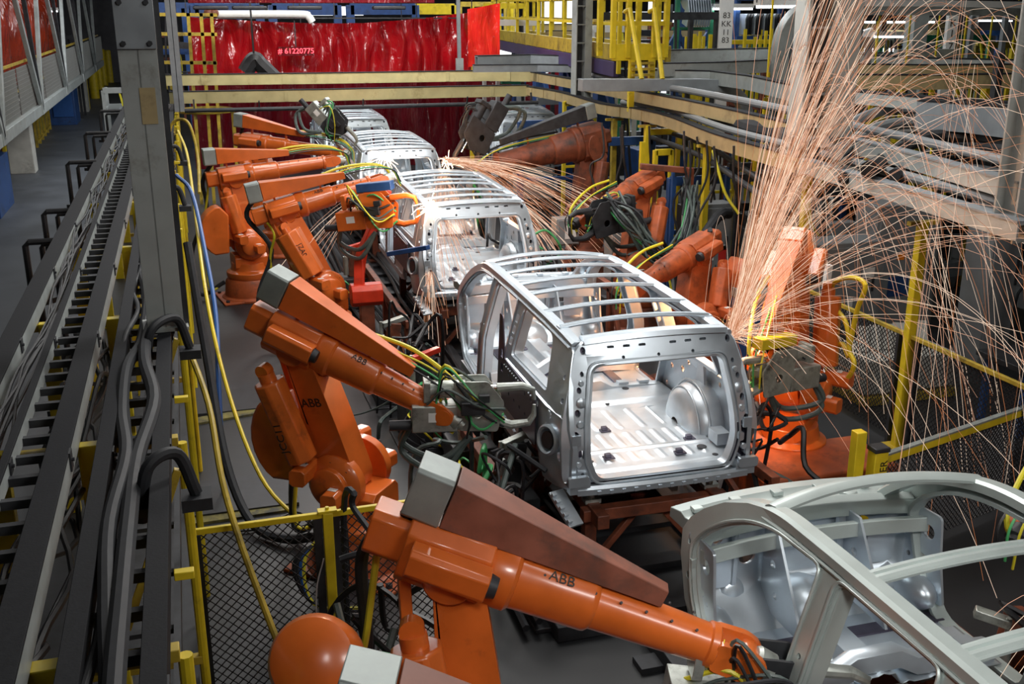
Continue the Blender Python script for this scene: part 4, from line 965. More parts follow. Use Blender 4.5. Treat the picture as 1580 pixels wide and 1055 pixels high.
# supports of the long rails
for i, (x, y, lab) in enumerate(((948, 176, 'yellow post under the lower tan rail, left of the blue frames'), (999, 186, 'yellow post at the bend of the lower tan rail'), (1092, 216, 'yellow post in front of the grey cabinet numbered 5'), (1247, 262, 'yellow post behind the orange robot in the sparks'), (1426, 322, 'tall yellow fence post at right, topped by the lower pale rail'))):
    p = az(x, y+6, 3.12)
    if i == 4: p = V((8.42, 10.55, 3.1))
    t = thing('support_post', lab, 'post', (p.x, p.y, 0))
    b = MB(); b.bar((p.x, p.y, 0), (p.x, p.y, 3.1 if i < 4 else 2.95), .11, .11, up=(0, 1, 0)); b.build('post_tube', 'yellow' if i != 0 else 'yellow_d', t, bevel=.008)
    b = MB(); b.box((p.x, p.y, .012), (.28, .28, .024)); b.build('foot_plate', 'yellow_d', t)
    b = MB(); b.bar((p.x-.2, p.y, 3.09 if i < 4 else 2.93), (p.x+.2, p.y, 3.09 if i < 4 else 2.93), .08, .05); b.build('head_plate', 'yellow_d', t)
# ------------------------------------------------------------------ aisle
for i, (x, y, z, lab) in enumerate(((-1.80, 12.4, 2.95, 'nearest black pipe loop beside the left rack, at mid height of the photo'), (-1.85, 14.6, 2.9, 'second black pipe loop from the camera beside the left rack'), (-1.9, 18.6, 3.0, 'third black pipe loop beside the left rack'), (-1.95, 23.0, 3.0, 'fourth black pipe loop beside the left rack'), (-1.98, 28.0, 3.0, 'farthest black pipe loop beside the left rack'))):
    t = thing('pipe_loop', lab, 'pipe', (x, y, 0))
    b = MB(); b.tube([(-1.45, y, z), (x+.04, y, z), (x, y, z-.04), (x, y, z-.72)], .035, 8); b.tube([(-1.5, y+.35, z-.1), (x+.14, y+.35, z-.1), (x+.12, y+.35, z-.14), (x+.12, y+.35, z-.75)], .03, 8); b.bar((x-.05, y, z-.72), (x+.17, y+.35, z-.75), .10, .06); b.build('pipe', 'black', t)
    b = MB(); b.tube([(x+.05, y+.15, z-.75), (x+.05, y+.15, .0)], .04, 8); b.box((x+.05, y+.15, .8), (.16, .16, .28)); b.build('down_pipe', 'black', t)
def bollard(lab, p, r=.16, h=1.25, m='yellow', g='yellow bollards along the aisle'):
    b = MB(); b.lathe([(r, 0), (r, h-.08), (r*.8, h-.02), (.02, h)], p, (0, 0, 1), 16); tag(b.build('bollard', m), lab, 'bollard', g)
bollard('nearest yellow bollard of the aisle, against the white column', az(134, 168, 0), .20, 2.4)
bollard('thick yellow bollard standing alone in the middle of the aisle row', az(147, 152, 0), .28, 2.6)
bollard('yellow bollard of the far pair along the aisle, left one', az(156, 138, 0), .22, 2.4)
bollard('yellow bollard of the far pair along the aisle, right one', az(162, 132, 0), .24, 2.6)
bollard('farthest yellow bollard of the aisle, beside the big grey column', az(171, 127, 0), .28, 2.4)
for lab, px, py, w_, h_ in (('wide scuffed white concrete column at the left of the aisle', 38, 266, .80, 2.45), ('white concrete column beyond the blue machine in the aisle', 124, 172, .95, 2.6)):
    p = az(px, py, 0); b = MB(); b.box((p.x, p.y, h_/2), (w_, w_, h_)); tag(b.build('concrete_column', 'conc', bevel=.03), lab, 'column')
def pxbox(name, lab, cat, px, py, sx, sy, sz, m, z0=0, bevel=.02, group=None):
    p = az(px, py, z0); b = MB(); b.box((p.x, p.y+sy/2, z0+sz/2), (sx, sy, sz)); return tag(b.build(name, m, bevel=bevel), lab, cat, group)
t = thing('machine_cabinet', 'tall blue machine cabinet under the walkway on the left', 'cabinet', az(97, 190, 0)); p = t.location.copy()
b = MB(); b.box((p.x, p.y, 1.1), (1.5, 2.2, 2.2)); b.build('housing', 'blue', t, bevel=.03)
b = MB(); b.box((p.x+.2, p.y-1.12, 1.2), (.9, .04, 1.6)); b.build('door', 'bluec', t, bevel=.01)
t = thing('parts_bin', 'blue bin with yellow top guard at the left edge', 'bin', (-5.6, 31.5, 0))
b = MB(); b.box((-5.5, 32.0, .75), (1.1, 2.6, 1.5)); b.build('bin_body', 'blue', t, bevel=.02)
b = MB()
for x in (-6.0, -5.0):
    for y in (30.8, 33.2): b.bar((x, y, 1.5), (x, y, 2.2), .10, .10, up=(0, 1, 0))
b.bar((-6, 30.8, 2.2), (-5, 30.8, 2.2), .10, .10); b.bar((-5, 30.8, 2.2), (-5, 33.2, 2.2), .10, .10); b.bar((-6, 33.2, 2.2), (-5, 33.2, 2.2), .1, .1); b.bar((-6, 30.8, 2.2), (-6, 33.2, 2.2), .1, .1); b.build('guard_frame', 'yellow', t)
t = thing('guard_rail', 'low yellow barrier along the aisle between column and blue machine', 'barrier', az(65, 222, 0)); a_, b_ = az(58, 228, 0), az(78, 200, 0)
for k in range(6): q = a_+(b_-a_)*k/5; b = MB(); b.bar(q, q+V((0, 0, 1.9)), .10, .08, up=(0, 1, 0)); b.build('upright', 'yellow_d', t)
for z in (.2, 1.9): b = MB(); b.bar(a_+V((0, 0, z)), b_+V((0, 0, z)), .09, .09); b.build('bar', 'yellow_d', t)
b = MB(); b.box((0, 0, 0), (.02, .02, .02))
# raised walkway on the left
WX, WY0, WY1 = -4.2, 14.0, 66.0
t = thing('raised_walkway', 'raised walkway with mesh guard and pale truss bars along the left of the aisle', 'walkway', (WX, 40, 2.4))
b = MB(); b.bar((WX, WY0, 2.45), (WX, WY1, 2.45), .16, .30); b.build('edge_beam', 'rail_side', t, bevel=.01)
b = MB(); b.box((WX-1.2, 40, 2.40), (2.2, 52, .08)); b.build('deck', 'dark', t)
for z in (3.95, 3.25): b = MB(); b.bar((WX-.1, WY0, z), (WX-.1, WY1, z), .05, .07); b.build('hand_rail', 'yellow_d', t)
for k in range(9):
    y0 = WY0+6*k; b = MB()
    n = 60
    for j in range(n): yy = y0+.1+j*.095; b.bar((WX-.06, yy, 2.62), (WX-.06, yy, 3.85), .03, .025, up=(0, 1, 0))
    for zz in [2.62+.11*q for q in range(12)]: b.bar((WX-.06, y0+.05, zz), (WX-.06, y0+5.85, zz), .02, .02)
    b.build('mesh_panel', 'meshg', t)
for k in range(5):
    y0 = 27.5+8*k
    for dy, m in ((-4.2, 'rail_side'), (-1.4, 'dark'), (3.0, 'rail_side')):
        b = MB(); b.bar((WX+.06, y0, 2.5), (WX+.06, y0+dy, 7.2), .20 if m != 'dark' else .16, .12, up=(1, 0, 0)); b.build('truss_bar', m, t, bevel=.006)
    b = MB(); b.box((WX+.08, y0, 2.5), (.06, .5, .36)); b.build('gusset', 'rail_side', t)
t = thing('walkway_curtain', 'crumpled orange red curtain hanging behind the raised walkway guard', 'curtain', (WX-1.1, 40, 3))
def cf(a, b_):
    y = 30+22*a; return (WX-1.1+.35*sin(a*38+2*sin(b_*3))*(.4+b_), y, 2.9+3.4*b_-.5*b_*sin(a*9)**2)
b = MB(); b.grid(cf, 120, 12); b.build('curtain_sheet', 'curtain_o', t)
# far left platform ends: yellow railings and boards behind the curtain's left end
t = thing('yellow_railing', 'yellow tube railing left of the red curtain, behind the hanging columns', 'railing', (0, 31.0, 3))
for x, y0_ in ((212, 20), (240, 20), (262, 22), (290, 22), (310, 22), (326, 24)):
    p = ay(x, 20, 31.5); q = ay(x+4, 120, 31.5); b = MB(); b.bar((q.x, q.y, 0), p, .09, .09, up=(0, 1, 0)); b.build('post', 'yellow_d', t)
for yy in (22, 52, 96): b = MB(); b.bar(ay(205, yy, 31.5), ay(335, yy+1, 31.5), .09, .09); b.build('bar', 'yellow_d', t)
t = thing('ring_railing', 'yellow ring rail on a post left of the rear orange robot', 'railing', az(330, 235, 0)); q = az(318, 172, 2.6)
b = MB(); b.tube([(q.x+.75*cos(a), q.y+.4+.75*sin(a), 2.6) for a in [2*pi*i/20 for i in range(20)]], .06, 6, closed=True); b.build('ring', 'yellow_d', t)
b = MB(); b.bar((q.x+.75, q.y+.4, 0), (q.x+.75, q.y+.4, 2.6), .10, .10, up=(0, 1, 0)); b.bar((q.x+.75, q.y+.4, 1.3), (q.x+2.4, q.y+.4, 1.3), .08, .08); b.build('post', 'yellow_d', t)
# ------------------------------------------------------------------ chain link fence, front left
def wire_panel(mb, p, q, z0, z1, pitch=.075, r=.0035):
    p = V(p); q = V(q); L = (q-p).length; d = (q-p)/L; H = z1-z0; s = pitch
    n = int((L+H)/s)+1
    for k in range(n):
        u = k*s
        a0, a1 = max(0, u-H), min(u, L)
        if a1 > a0: mb.bar(p+d*a0+V((0, 0, z0+(u-a0))), p+d*a1+V((0, 0, z0+(u-a1))), r*2, r*2)
        a0, a1 = max(0, u-H), min(u, L)
        if a1 > a0: mb.bar(p+d*a0+V((0, 0, z1-(u-a0))), p+d*a1+V((0, 0, z1-(u-a1))), r*2, r*2)
FZ = 1.8
fa, fm, fe = az(290, 822, FZ), az(505, 793, FZ), az(700, 765, FZ)
t = thing('wire_fence', 'yellow topped chain link fence at the front left, beside the left rack', 'fence', (fm.x, fm.y, 0))
for a_, b_ in ((fa, fm), (fm, fe)):
    a2, b2 = V((a_.x, a_.y, 0)), V((b_.x, b_.y, 0)); d = (b2-a2).normalized()
    b = MB(); b.bar(a_, b_, .035, .045); b.build('top_rail', 'yellow', t, bevel=.004)
    b = MB(); wire_panel(b, a2+d*.05, b2-d*.08, .08, FZ-.03); b.build('wire_mesh', 'mesh', t, smooth=False)
    b = MB(); b.bar(b2-d*.075+V((0, 0, .05)), b2-d*.075+V((0, 0, FZ-.03)), .06, .03, up=(0, 1, 0)); b.bar(a2+d*.06+V((0, 0, .05)), a2+d*.06+V((0, 0, FZ-.03)), .05, .03, up=(0, 1, 0)); b.bar(a2+V((0, 0, .07)), b2+V((0, 0, .07)), .03, .04); b.build('panel_frame', 'dark', t)
b = MB(); b.bar((fm.x, fm.y, 0), (fm.x, fm.y, FZ+.02), .075, .075, up=(0, 1, 0)); b.box((fm.x, fm.y, .01), (.2, .2, .02)); po = b.build('post', 'yellow', t, bevel=.006)
b = MB(); b.box((fm.x, fm.y, FZ+.03), (.14, .07, .02)); b.cyl((fm.x, fm.y, FZ+.02), (fm.x, fm.y, FZ+.06), .015, 6); b.build('post_cap', 'yellow', po)
# ------------------------------------------------------------------ right fences
t = thing('wire_fence', 'chain link fence along the right side behind the tall yellow post', 'fence', (8.42, 10.5, 0))
b = MB(); b.bar((8.42, 14.2, 1.5), (8.42, 6.2, 1.5), .05, .05); b.build('top_rail', 'yellow_d', t, bevel=.004)
for y0, y1 in ((14.2, 10.7), (10.4, 6.2)):
    b = MB(); wire_panel(b, (8.42, y0, 0), (8.42, y1, 0), .1, 1.47, .07, .004); b.build('wire_mesh', 'mesh', t, smooth=False)
    for y in (y0-.03, y1+.03): b = MB(); b.bar((8.42, y, .0), (8.42, y, 1.48), .07, .05, up=(0, 1, 0)); b.build('panel_post', 'dark', t)
t = thing('wire_fence', 'low fence with thick yellow rail in front of the right side fence', 'fence', (7.2, 8.2, 0))
ra, rb = V((6.15, 7.95, 1.2)), V((8.9, 8.75, 1.2)); d = (rb-ra).normalized()
b = MB(); b.bar(ra, rb, .05, .085); b.build('top_rail', 'yellow', t, bevel=.006)
b = MB(); b.bar(ra+V((0, 0, .05)), rb+V((0, 0, .05)), .06, .02); b.build('rail_cap', 'zinc', t)
b = MB(); wire_panel(b, V((ra.x, ra.y, 0))+d*.05, V((rb.x, rb.y, 0)), .08, 1.16, .06); b.build('wire_mesh', 'mesh', t, smooth=False)
t = thing('lock_post', 'stout yellow double post with a cap at the near end of the right fence', 'post', (6.05, 8.0, 0))
b = MB(); b.bar((5.98, 8.05, 0), (5.98, 8.05, 1.5), .11, .11, up=(0, 1, 0)); b.build('tall_tube', 'yellow', t, bevel=.008)
b = MB(); b.bar((6.13, 7.93, 0), (6.13, 7.93, 1.33), .15, .13, up=(0, 1, 0)); pb = b.build('switch_box', 'yellow', t, bevel=.01)
b = MB(); b.box((6.13, 7.93, 1.35), (.17, .15, .05)); b.build('box_cap', 'dark', pb, bevel=.01)
text('DANGER', .11, Matrix.Translation((6.16, 7.862, 1.02)) @ Matrix.Rotation(pi/2, 4, 'X') @ Matrix.Rotation(pi/2, 4, 'Z'), 'ink', pb, 'warning_lettering')
# ------------------------------------------------------------------ floor items left
for i, (p, q, lab) in enumerate(((az(300, 652, 0), az(440, 628, 0), 'worn yellow floor strip in front of the left robots, upper one'), (az(290, 806, 0), az(445, 783, 0), 'worn yellow floor strip beyond the chain link fence'))):
    b = MB(); b.bar(p+V((0, 0, .015)), q+V((0, 0, .015)), .22, .03); tag(b.build('floor_strip', 'worn'), lab, 'floor strip')
for i, (px, py, sx, sy, sz, lab) in enumerate(((340, 640, 1.7, 1.1, .05, 'dark checker plate on the floor behind the upper yellow strip'), (350, 795, 1.6, .9, .05, 'dark checker plate on the floor behind the fence'))):
    pxbox('floor_plate', lab, 'plate', px, py, sx, sy, sz, 'dark', bevel=.004)
def hose(name, lab, pts, r, m, cat='hose', n=8, group=None):
    b = MB(); b.tube(spl([V(p) for p in pts], 6), r, n); return tag(b.build(name, m), lab, cat, group)
hose('hose', 'long yellow hose hanging down from the left rack past the fence', [(-.15, 8.6, 2.8), (-.02, 7.9, 2.5), (.05, 7.2, 2.0), (.30, 6.5, 1.2), (.55, 6.0, .6), (.75, 5.9, .03)], .024, 'yellow_d')
hose('hose', 'blue hose beside the left rack, hanging from the rear inner rail', [(-.2, 17.0, 2.95), (0, 16.2, 2.8), (.10, 14.5, 2.3), (.15, 13.0, 1.8), (.1, 12.0, 1.2), (0.05, 11.6, .04)], .03, 'bluec')
hose('hose', 'yellow hose running beside the blue hose along the left rack', [(-.15, 22.0, 3.1), (-.02, 20, 2.9), (.02, 16.5, 2.6), (.06, 13.2, 2.0), (.2, 11.8, 1.2), (.45, 10.9, .5), (.8, 10.5, .1)], .024, 'yellow')
hose('hose', 'thick black hose sagging across the floor to the large robot', [(-.1, 12.6, 2.8), (-.0, 12, 1.6), (.1, 11.2, .6), (.3, 10.6, .12), (.6, 10.2, .08), (1.0, 10.0, .15)], .05, 'hose')
hose('hose', 'yellow arc of hose above the left rack beside the small grey column', [(-.35, 19.5, 3.1), (-.2, 19.6, 3.5), (.05, 19.4, 3.5), (.15, 19, 3.0), (.12, 18, 2.5)], .026, 'yellow_d')
hose('cable', 'thin black cable lying across the floor left of the large robot', [(-.1, 10.8, .02), (.3, 10.6, .02), (.8, 10.9, .02), (1.0, 10.4, .02)], .012, 'black', 'cable')
hose('cable', 'thin pale wire dangling from the chain link fence', [(fa.x+.95, fa.y-.02, 1.45), (fa.x+.88, fa.y-.04, 1.2), (fa.x+.86, fa.y-.05, .8)], .006, 'winkd', 'cable')
# rubber hoses and terminals behind the near fence
t = thing('hose_coupling', 'row of dark cable plugs at the foot of the large orange robot', 'plugs', (.95, 9.2, 0))
b = MB(); rbox(b, (.98, 9.12, .5), (.3, .3, .5), Matrix.Identity(4), .03); b.build('plug_body', 'black', t, bevel=.01)
for k in range(4): b = MB(); b.tube(spl([(.9+.04*k, 9.0, .7), (.7-.03*k, 8.9, .5), (.75, 8.8, .1), (1.2, 8.7, .03)]), .02, 6); b.build('plug_cable', ('ycable', 'bluec', 'hose', 'black')[k], t)
for k in range(4):
    y = 4.4+.22*k
    hose('floor_pipe', ('first', 'second', 'third', 'last')[k]+' of four dark floor pipes below the near robot arm, counted from the camera', [(1.9, y+.35, .08), (2.8, y+.12, .08), (3.2, y+.02, .08)], .05, 'hose', 'pipe', group='floor pipes below the near robot')
pxbox('floor_pad', 'dark stacked steel pad on the floor under the near robot arm', 'pad', 905, 985, .55, .35, .16, 'dark', bevel=.01)
pxbox('floor_pad', 'flat dark plate left of the stacked pad under the near robot arm', 'pad', 850, 975, .3, .25, .05, 'dark', bevel=.01)
# ================================================================== ALONG THE LINE
t = thing('line_track', 'dark steel track with rails running under the row of body shells', 'track', (4.05, 15, 0))
for x, dx in ((3.45, .25), (4.65, .25)):
    b = MB(); b.bar((x, 1.0, .09), (x+dx+.4, 33, .09), .16, .18); b.build('rail', 'dark', t, bevel=.008)
for i in range(40): b = MB(); y = 1.5+.8*i; x = 4.05+.02*y; b.bar((x-.9, y, .03), (x+.9, y, .03), .2, .06); b.build('sleeper', 'dark', t)
rr = random.Random(5)
for k in range(9):
    x = 2.35+.13*k; pts = [(x+.02*y+rr.uniform(-.05, .05), y, .07+.05*(k % 3)+rr.uniform(0, .06)) for y in [7.8+1.4*i for i in range(17)]]
    hose('floor_conduit', 'dark conduit on the floor left of the track, %s' % ('next to the left robots', 'second from the left robots', 'third from the left robots', 'fourth from the left robots', 'in the middle of the nine', 'fourth from the track', 'third from the track', 'second from the track', 'next to the track')[k], pts, .035, ('hose', 'black', 'dark')[k % 3], 'conduit', 6, 'floor conduits beside the track')
for k, (x, y, lab) in enumerate(((2.6, 12.6, 'dark valve block on the floor by the front corner of the centre shell'), (2.5, 14.2, 'dark clamp unit between the large robot and the second shell'), (2.85, 11.0, 'dark clamp unit below the front door of the centre shell'), (2.75, 19.3, 'dark clamp unit left of the second shell'), (2.9, 9.6, 'dark fixture under the welding gun of the large robot'), (5.75, 11.5, 'dark fixture unit right of the centre shell'), (5.9, 14.6, 'dark fixture unit behind the centre shell on the right'), (5.6, 18.8, 'dark fixture unit right of the second shell'), (6.0, 22.5, 'dark fixture unit right of the third shell'), (5.75, 3.4, 'dark fixture unit by the right edge beside the cut off shell'), (6.3, 4.6, 'dark fixture unit behind the one by the right edge'), (5.5, 5.4, 'dark fixture unit right of the front of the cut off shell'), (7.0, 5.2, 'dark fixture unit near the low yellow topped fence'))):
    t = thing('fixture_unit', lab, 'fixture', (x, y, 0))
    b = MB(); b.box((x, y, .3), (.5, .6, .6)); b.box((x, y, .01), (.7, .8, .02)); b.build('base', 'dark', t, bevel=.02)
    b = MB(); b.bar((x, y, .6), (x+.1, y, 1.15), .16, .2, up=(0, 1, 0)); b.build('riser', 'rust' if k % 2 else 'dark', t, bevel=.01)
    b = MB(); b.cyl((x-.12, y-.1, .65), (x-.12, y-.1, 1.0), .05, 12); b.cyl((x-.12, y-.1, 1.0), (x-.12, y-.1, 1.2), .02, 8); b.build('cylinder', 'gun', t)
    b = MB(); b.bar((x-.1, y-.1, 1.15), (x+.28 if x < 4 else x-.3, y+.05, 1.2), .09, .07); b.build('clamp_arm', 'gun' if k % 3 else 'red_paint', t, bevel=.008)
    for j in range(4):
        b = MB(); b.tube(spl([(x-.2, y-.3, .5), (x-.35+.05*j, y-.5-.06*j, .35+.1*j), (x-.1+.1*j, y-.62, .15), (x+.25, y-.35-.05*j, .08)]), .014, 5); b.build('hose', ('hose', 'black', 'ycable', 'green')[j], t)
for k, (x, y0, y1, lab) in enumerate(((2.75, 8.2, 12.4, 'rust brown side frame left of the centre shell'), (5.45, 8.6, 12.6, 'rust brown side frame right of the centre shell'), (5.75, 12.9, 14.8, 'rust brown frame seen through the windows of the centre shell'), (3.0, 15.2, 19.2, 'rust brown side frame left of the second shell'), (5.35, 1.8, 6.0, 'rust brown side frame right of the cut off shell'))):
    t = thing('side_frame_stand', lab, 'frame', (x, (y0+y1)/2, 0))
    h_ = .78 if k != 2 else 1.5
    b = MB(); b.bar((x, y0, h_), (x, y1, h_), .10, .12); b.build('top_bar', 'rust', t, bevel=.008)
    for y in (y0+.1, (y0+y1)/2, y1-.1): b = MB(); b.bar((x, y, 0), (x, y, h_), .10, .10, up=(0, 1, 0)); b.build('leg', 'rust', t, bevel=.008)
    b = MB(); b.bar((x, y0+.1, .1), (x, (y0+y1)/2, h_-.05), .06, .06); b.build('brace', 'rust', t)
# ================================================================== RED CURTAINS
def curtain(name, lab, xs0, xs1, Y, top, bot, m, seed, amp=.14, dens=1., nx=150):
    r2 = random.Random(seed); ph = [(r2.uniform(1.5, 9)*dens, r2.uniform(0, 6), r2.uniform(-2.5, 2.5), r2.uniform(.2, 1)) for _ in range(7)]
    pl = ay(xs0, 60, Y).x; pr_ = ay(xs1, 60, Y).x
    def f(a, b_):
        x = pl+(pr_-pl)*a; px = xs0+(xs1-xs0)*a
        zt = ay(px, top(a), Y).z; zb = ay(px, bot(a), Y).z; z = zb+(zt-zb)*b_
        yo = sum(w_*sin(f_*(x*1.3)+p_+s_*(b_*2.2)) for f_, p_, s_, w_ in ph)*amp*.5*(.35+.65*b_)+.012*sin(x*19+b_*5)
        return (x, Y+yo, z)
    b = MB(); b.grid(f, nx, 26); return tag(b.build(name, m), lab, 'curtain')
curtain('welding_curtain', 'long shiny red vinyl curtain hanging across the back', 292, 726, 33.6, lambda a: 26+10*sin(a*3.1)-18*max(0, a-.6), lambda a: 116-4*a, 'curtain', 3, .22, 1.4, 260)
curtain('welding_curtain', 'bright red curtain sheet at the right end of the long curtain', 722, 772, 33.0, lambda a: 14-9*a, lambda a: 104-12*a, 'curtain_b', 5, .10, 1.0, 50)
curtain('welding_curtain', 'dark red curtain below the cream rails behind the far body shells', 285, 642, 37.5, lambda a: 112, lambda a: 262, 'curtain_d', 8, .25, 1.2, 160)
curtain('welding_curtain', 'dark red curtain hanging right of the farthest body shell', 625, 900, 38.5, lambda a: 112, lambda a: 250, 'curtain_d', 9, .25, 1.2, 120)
t = thing('number_display', 'red glowing number display in front of the long red curtain', 'display', ay(457, 84, 33.0))
b = MB(); c_ = ay(457, 79, 33.1); b.box(c_, (1.05, .05, .26)); b.build('display_board', 'curtain_d', t)
text('# 61220775', .22, Matrix.Translation(ay(457, 79, 33.05)) @ Matrix.Rotation(-.02, 4, 'Z') @ Matrix.Rotation(pi/2, 4, 'X'), 'led', t, 'display_digits')
b = MB(); b.bar((c_.x, 33.12, c_.z+.1), (c_.x, 33.12, 11), .03, .03, up=(0, 1, 0)); b.build('hanger', 'dark', t)
for lab, x0, x1, Y, y_ in (('thin steel rod the long red curtain hangs from', 288, 728, 33.6, 28), ('thin steel rod above the dark curtain left of the far body shells', 280, 645, 37.5, 111), ('thin steel rod above the dark curtain right of the far body shells', 622, 904, 38.5, 111)):
    p, q = ay(x0, y_, Y), ay(x1, y_, Y); b = MB(); b.bar(p, q, .04, .04)
    for f_ in (0, .5, 1): e = p+(q-p)*f_; b.bar(e, V((e.x, e.y, 11)), .03, .03, up=(0, 1, 0))
    tag(b.build('curtain_rod', 'dark'), lab, 'rod')
t = thing('curtain_pole', 'grey pole with a bracket in front of the red curtain', 'pole', ay(709, 108, 32.4)); p = t.location
b = MB(); b.bar((p.x, p.y, p.z), (p.x-.05, p.y, 11), .10, .10, up=(0, 1, 0)); b.build('pole_tube', 'grey_l', t); b = MB(); b.box((p.x, p.y-.02, p.z+.15), (.22, .12, .4)); b.build('bracket', 'grey', t)
p0, p1 = ay(290, 3, 30), ay(668, 3, 30)
t = thing('crane_beam', 'dark red crane beam along the top edge above the red curtain', 'beam', (p0+p1)/2)
b = MB(); b.bar(p0+V((0, 0, .12)), p1+V((0, 0, .12)), .4, .30); b.build('beam', 'curtain_d', t, bevel=.01)
for x in (325, 385, 470, 600): q = ay(x, 12, 30); b = MB(); b.box(q, (.9, .3, .10)); b.build('trolley', 'dark', t, bevel=.03)
b = MB(); b.tube(spl([ay(332, 22, 33), ay(460, 22, 33), ay(476, 26, 33), ay(482, 34, 33)]), .11, 12); tag(b.build('light_tube', 'white'), 'bright silver pipe above the left half of the red curtain', 'pipe')
for x in (322, 330): q = ay(x, 20, 32.8); b = MB(); b.sphere(q, .14); tag(b.build('beacon', 'rust'), 'rust coloured round %s beacon at the end of the silver pipe' % ('left' if x < 325 else 'right'), 'beacon')
hose('crane_boom', 'black bent boom in front of the red curtain above the rear robot', [ay(378, 112, 31), ay(392, 92, 31), ay(402, 100, 31), ay(425, 122, 31)], .22, 'black', 'boom')
q = ay(392, 92, 31); b = MB(); b.bar(q, (q.x, q.y, 11), .05, .05, up=(0, 1, 0)); tag(b.build('boom_hanger', 'dark'), 'thin dark rod above the black bent boom', 'rod')
# ================================================================== YELLOW PLATFORM
pa, pb_ = az(760, 52, 4.45), az(955, 82, 4.45); d = (pb_-pa); L = d.length; d.normalize(); nn = V((-d.y, d.x, 0))
if nn.x < 0: nn = -nn
t = thing('yellow_platform', 'yellow railed work platform on dark violet girders at the upper middle', 'platform', (pa+pb_)/2)
b = MB(); b.bar(pa, pb_, .10, .36); b.build('deck_edge', 'yellow_d', t, bevel=.01)
b = MB(); b.bar(pa+nn*.6+V((0, 0, -.02)), pb_+nn*.6+V((0, 0, -.02)), 1.1, .06); b.build('deck', 'dark', t)
b = MB(); b.bar(pa+V((0, 0, -.36)), pb_-d*.2+V((0, 0, -.36)), .12, .34); gi = b.build('girder', 'purple', t, bevel=.01)
b = MB(); b.bar(pa+nn*1.15+V((0, 0, -.1)), pb_+nn*1.15+V((0, 0, -.1)), .1, .5); b.build('rear_deck_edge', 'yellow_d', t)
for k in range(11):
    q = pa+d*(L*k/10.0)
    b = MB(); b.bar(q+V((0, 0, -.45)), q+V((0, 0, 1.3)), .09, .07, up=(0, 1, 0)); b.build('post', 'yellow', t, bevel=.006)
    q = pa+nn*1.15+d*(L*(k+.5)/11.0); b = MB(); b.bar(q, q+V((0, 0, 1.3)), .09, .07, up=(0, 1, 0)); b.build('rear_post', 'yellow', t)
for z in (.62, 1.2):
    for o_, m in ((0, 'yellow'), (1.15, 'yellow_d')): b = MB(); b.bar(pa+nn*o_+V((0, 0, z)), pb_+nn*o_+V((0, 0, z)), .07, .07); b.build('guard_rail', m, t)
for k in range(4):
    q = pa+d*(L*(.18+.22*k)); b = MB(); b.bar(q+nn*.4+V((0, 0, -.5)), q+nn*.4+V((0, 0, -4.4)), .35, .35, up=(0, 1, 0)); b.bar(q+nn*.4+V((0, 0, -.55)), q+nn*.4+d*1.4+V((0, 0, -1.6)), .14, .14); b.build('leg', 'blue', t, bevel=.01)
# cage with stair rails
c0 = ay(945, 90, 21.2); c1 = ay(1026, 90, 21.2); T0 = ay(945, 3, 21.2).z; zb = c0.z
t = thing('platform_cage', 'bright yellow cage with ladder rails at the end of the platform', 'cage', (c0+c1)/2)
for f_ in (0, .28, .78, 1): q = c0+(c1-c0)*f_; b = MB(); b.bar((q.x, q.y, zb), (q.x, q.y, T0+.1), .11, .10, up=(0, 1, 0)); b.build('post', 'yellow', t, bevel=.008)
for f_ in (.15, .9): q = c0+(c1-c0)*f_+V((0, 1.2, 0)); b = MB(); b.bar((q.x, q.y, zb), (q.x, q.y, T0+.1), .11, .10, up=(0, 1, 0)); b.build('rear_post', 'yellow', t)
for z in (zb+.62*(T0-zb), T0+.05): b = MB(); b.bar((c0.x, c0.y, z), (c1.x, c1.y, z), .07, .09); b.build('rail', 'yellow', t)
b = MB(); b.bar((c0.x, c0.y, zb+.12), (c1.x, c1.y, zb+.12), .05, .34); b.build('kick_plate', 'yellow', t, bevel=.006)
for x0, x1 in ((972, 990), (1010, 1022)):
    q = ay(x0, 14, 20.9); r_ = ay(x1, 122, 20.2); b = MB(); b.tube([q+V((0, .25, -.05)), q, q+(r_-q)*.3, r_], .05, 8); b.build('ladder_rail', 'yellow', t)
for x0 in (975, 1006): q = ay(x0, 92, 21.1); b = MB(); b.bar(q, (q.x, q.y, 3.3), .12, .10, up=(0, 1, 0)); b.build('lower_post', 'yellow', t)
for k in range(3): b = MB(); a_ = ay(975, 98+9*k, 21); c_ = ay(1008, 97+9*k, 21); b.bar(a_, c_, .08, .05); b.build('step', 'yellow_d', t)
# ================================================================== RIGHT BACKGROUND
def R2(lab, z, pp, w_, h_, m, sm=False, top='rail_top'):
    pts = A(z, *pp); pts = spl(pts, 4) if sm else pts
    return rail('background_rail', lab, pts, w_, h_, m, parts=False, top=top)
R2('grey rail running right from the cage, upper of two', 4.35, ((1018, 88), (1110, 86), (1202, 84)), .2, .28, 'grey')
R2('grey rail running right from the cage, lower of two', 4.15, ((1018, 108), (1110, 106), (1202, 101)), .2, .26, 'grey')
R2('pale rail below the two grey rails, running towards the fountain', 4.0, ((1010, 118), (1100, 120), (1160, 128), (1245, 148)), .2, .26, 'rail_side')
pts = spl([ay(x, y, 20.3) for x, y in ((895, 131), (1000, 131), (1095, 131), (1125, 138), (1145, 158), (1152, 185), (1154, 215))], 4); b = MB(); b.sweep(pts, [(-.12, -.13), (.12, -.13), (.12, .13), (-.12, .13)], up=(0, 1, 0)); tag(b.build('curved_duct', 'grey_l', bevel=.008), 'pale grey duct bending down before the marked column', 'duct')
R2('pale rail left of the hanging column under the platform, upper', 4.0, ((735, 94), (820, 92), (935, 97)), .2, .26, 'grey_l')
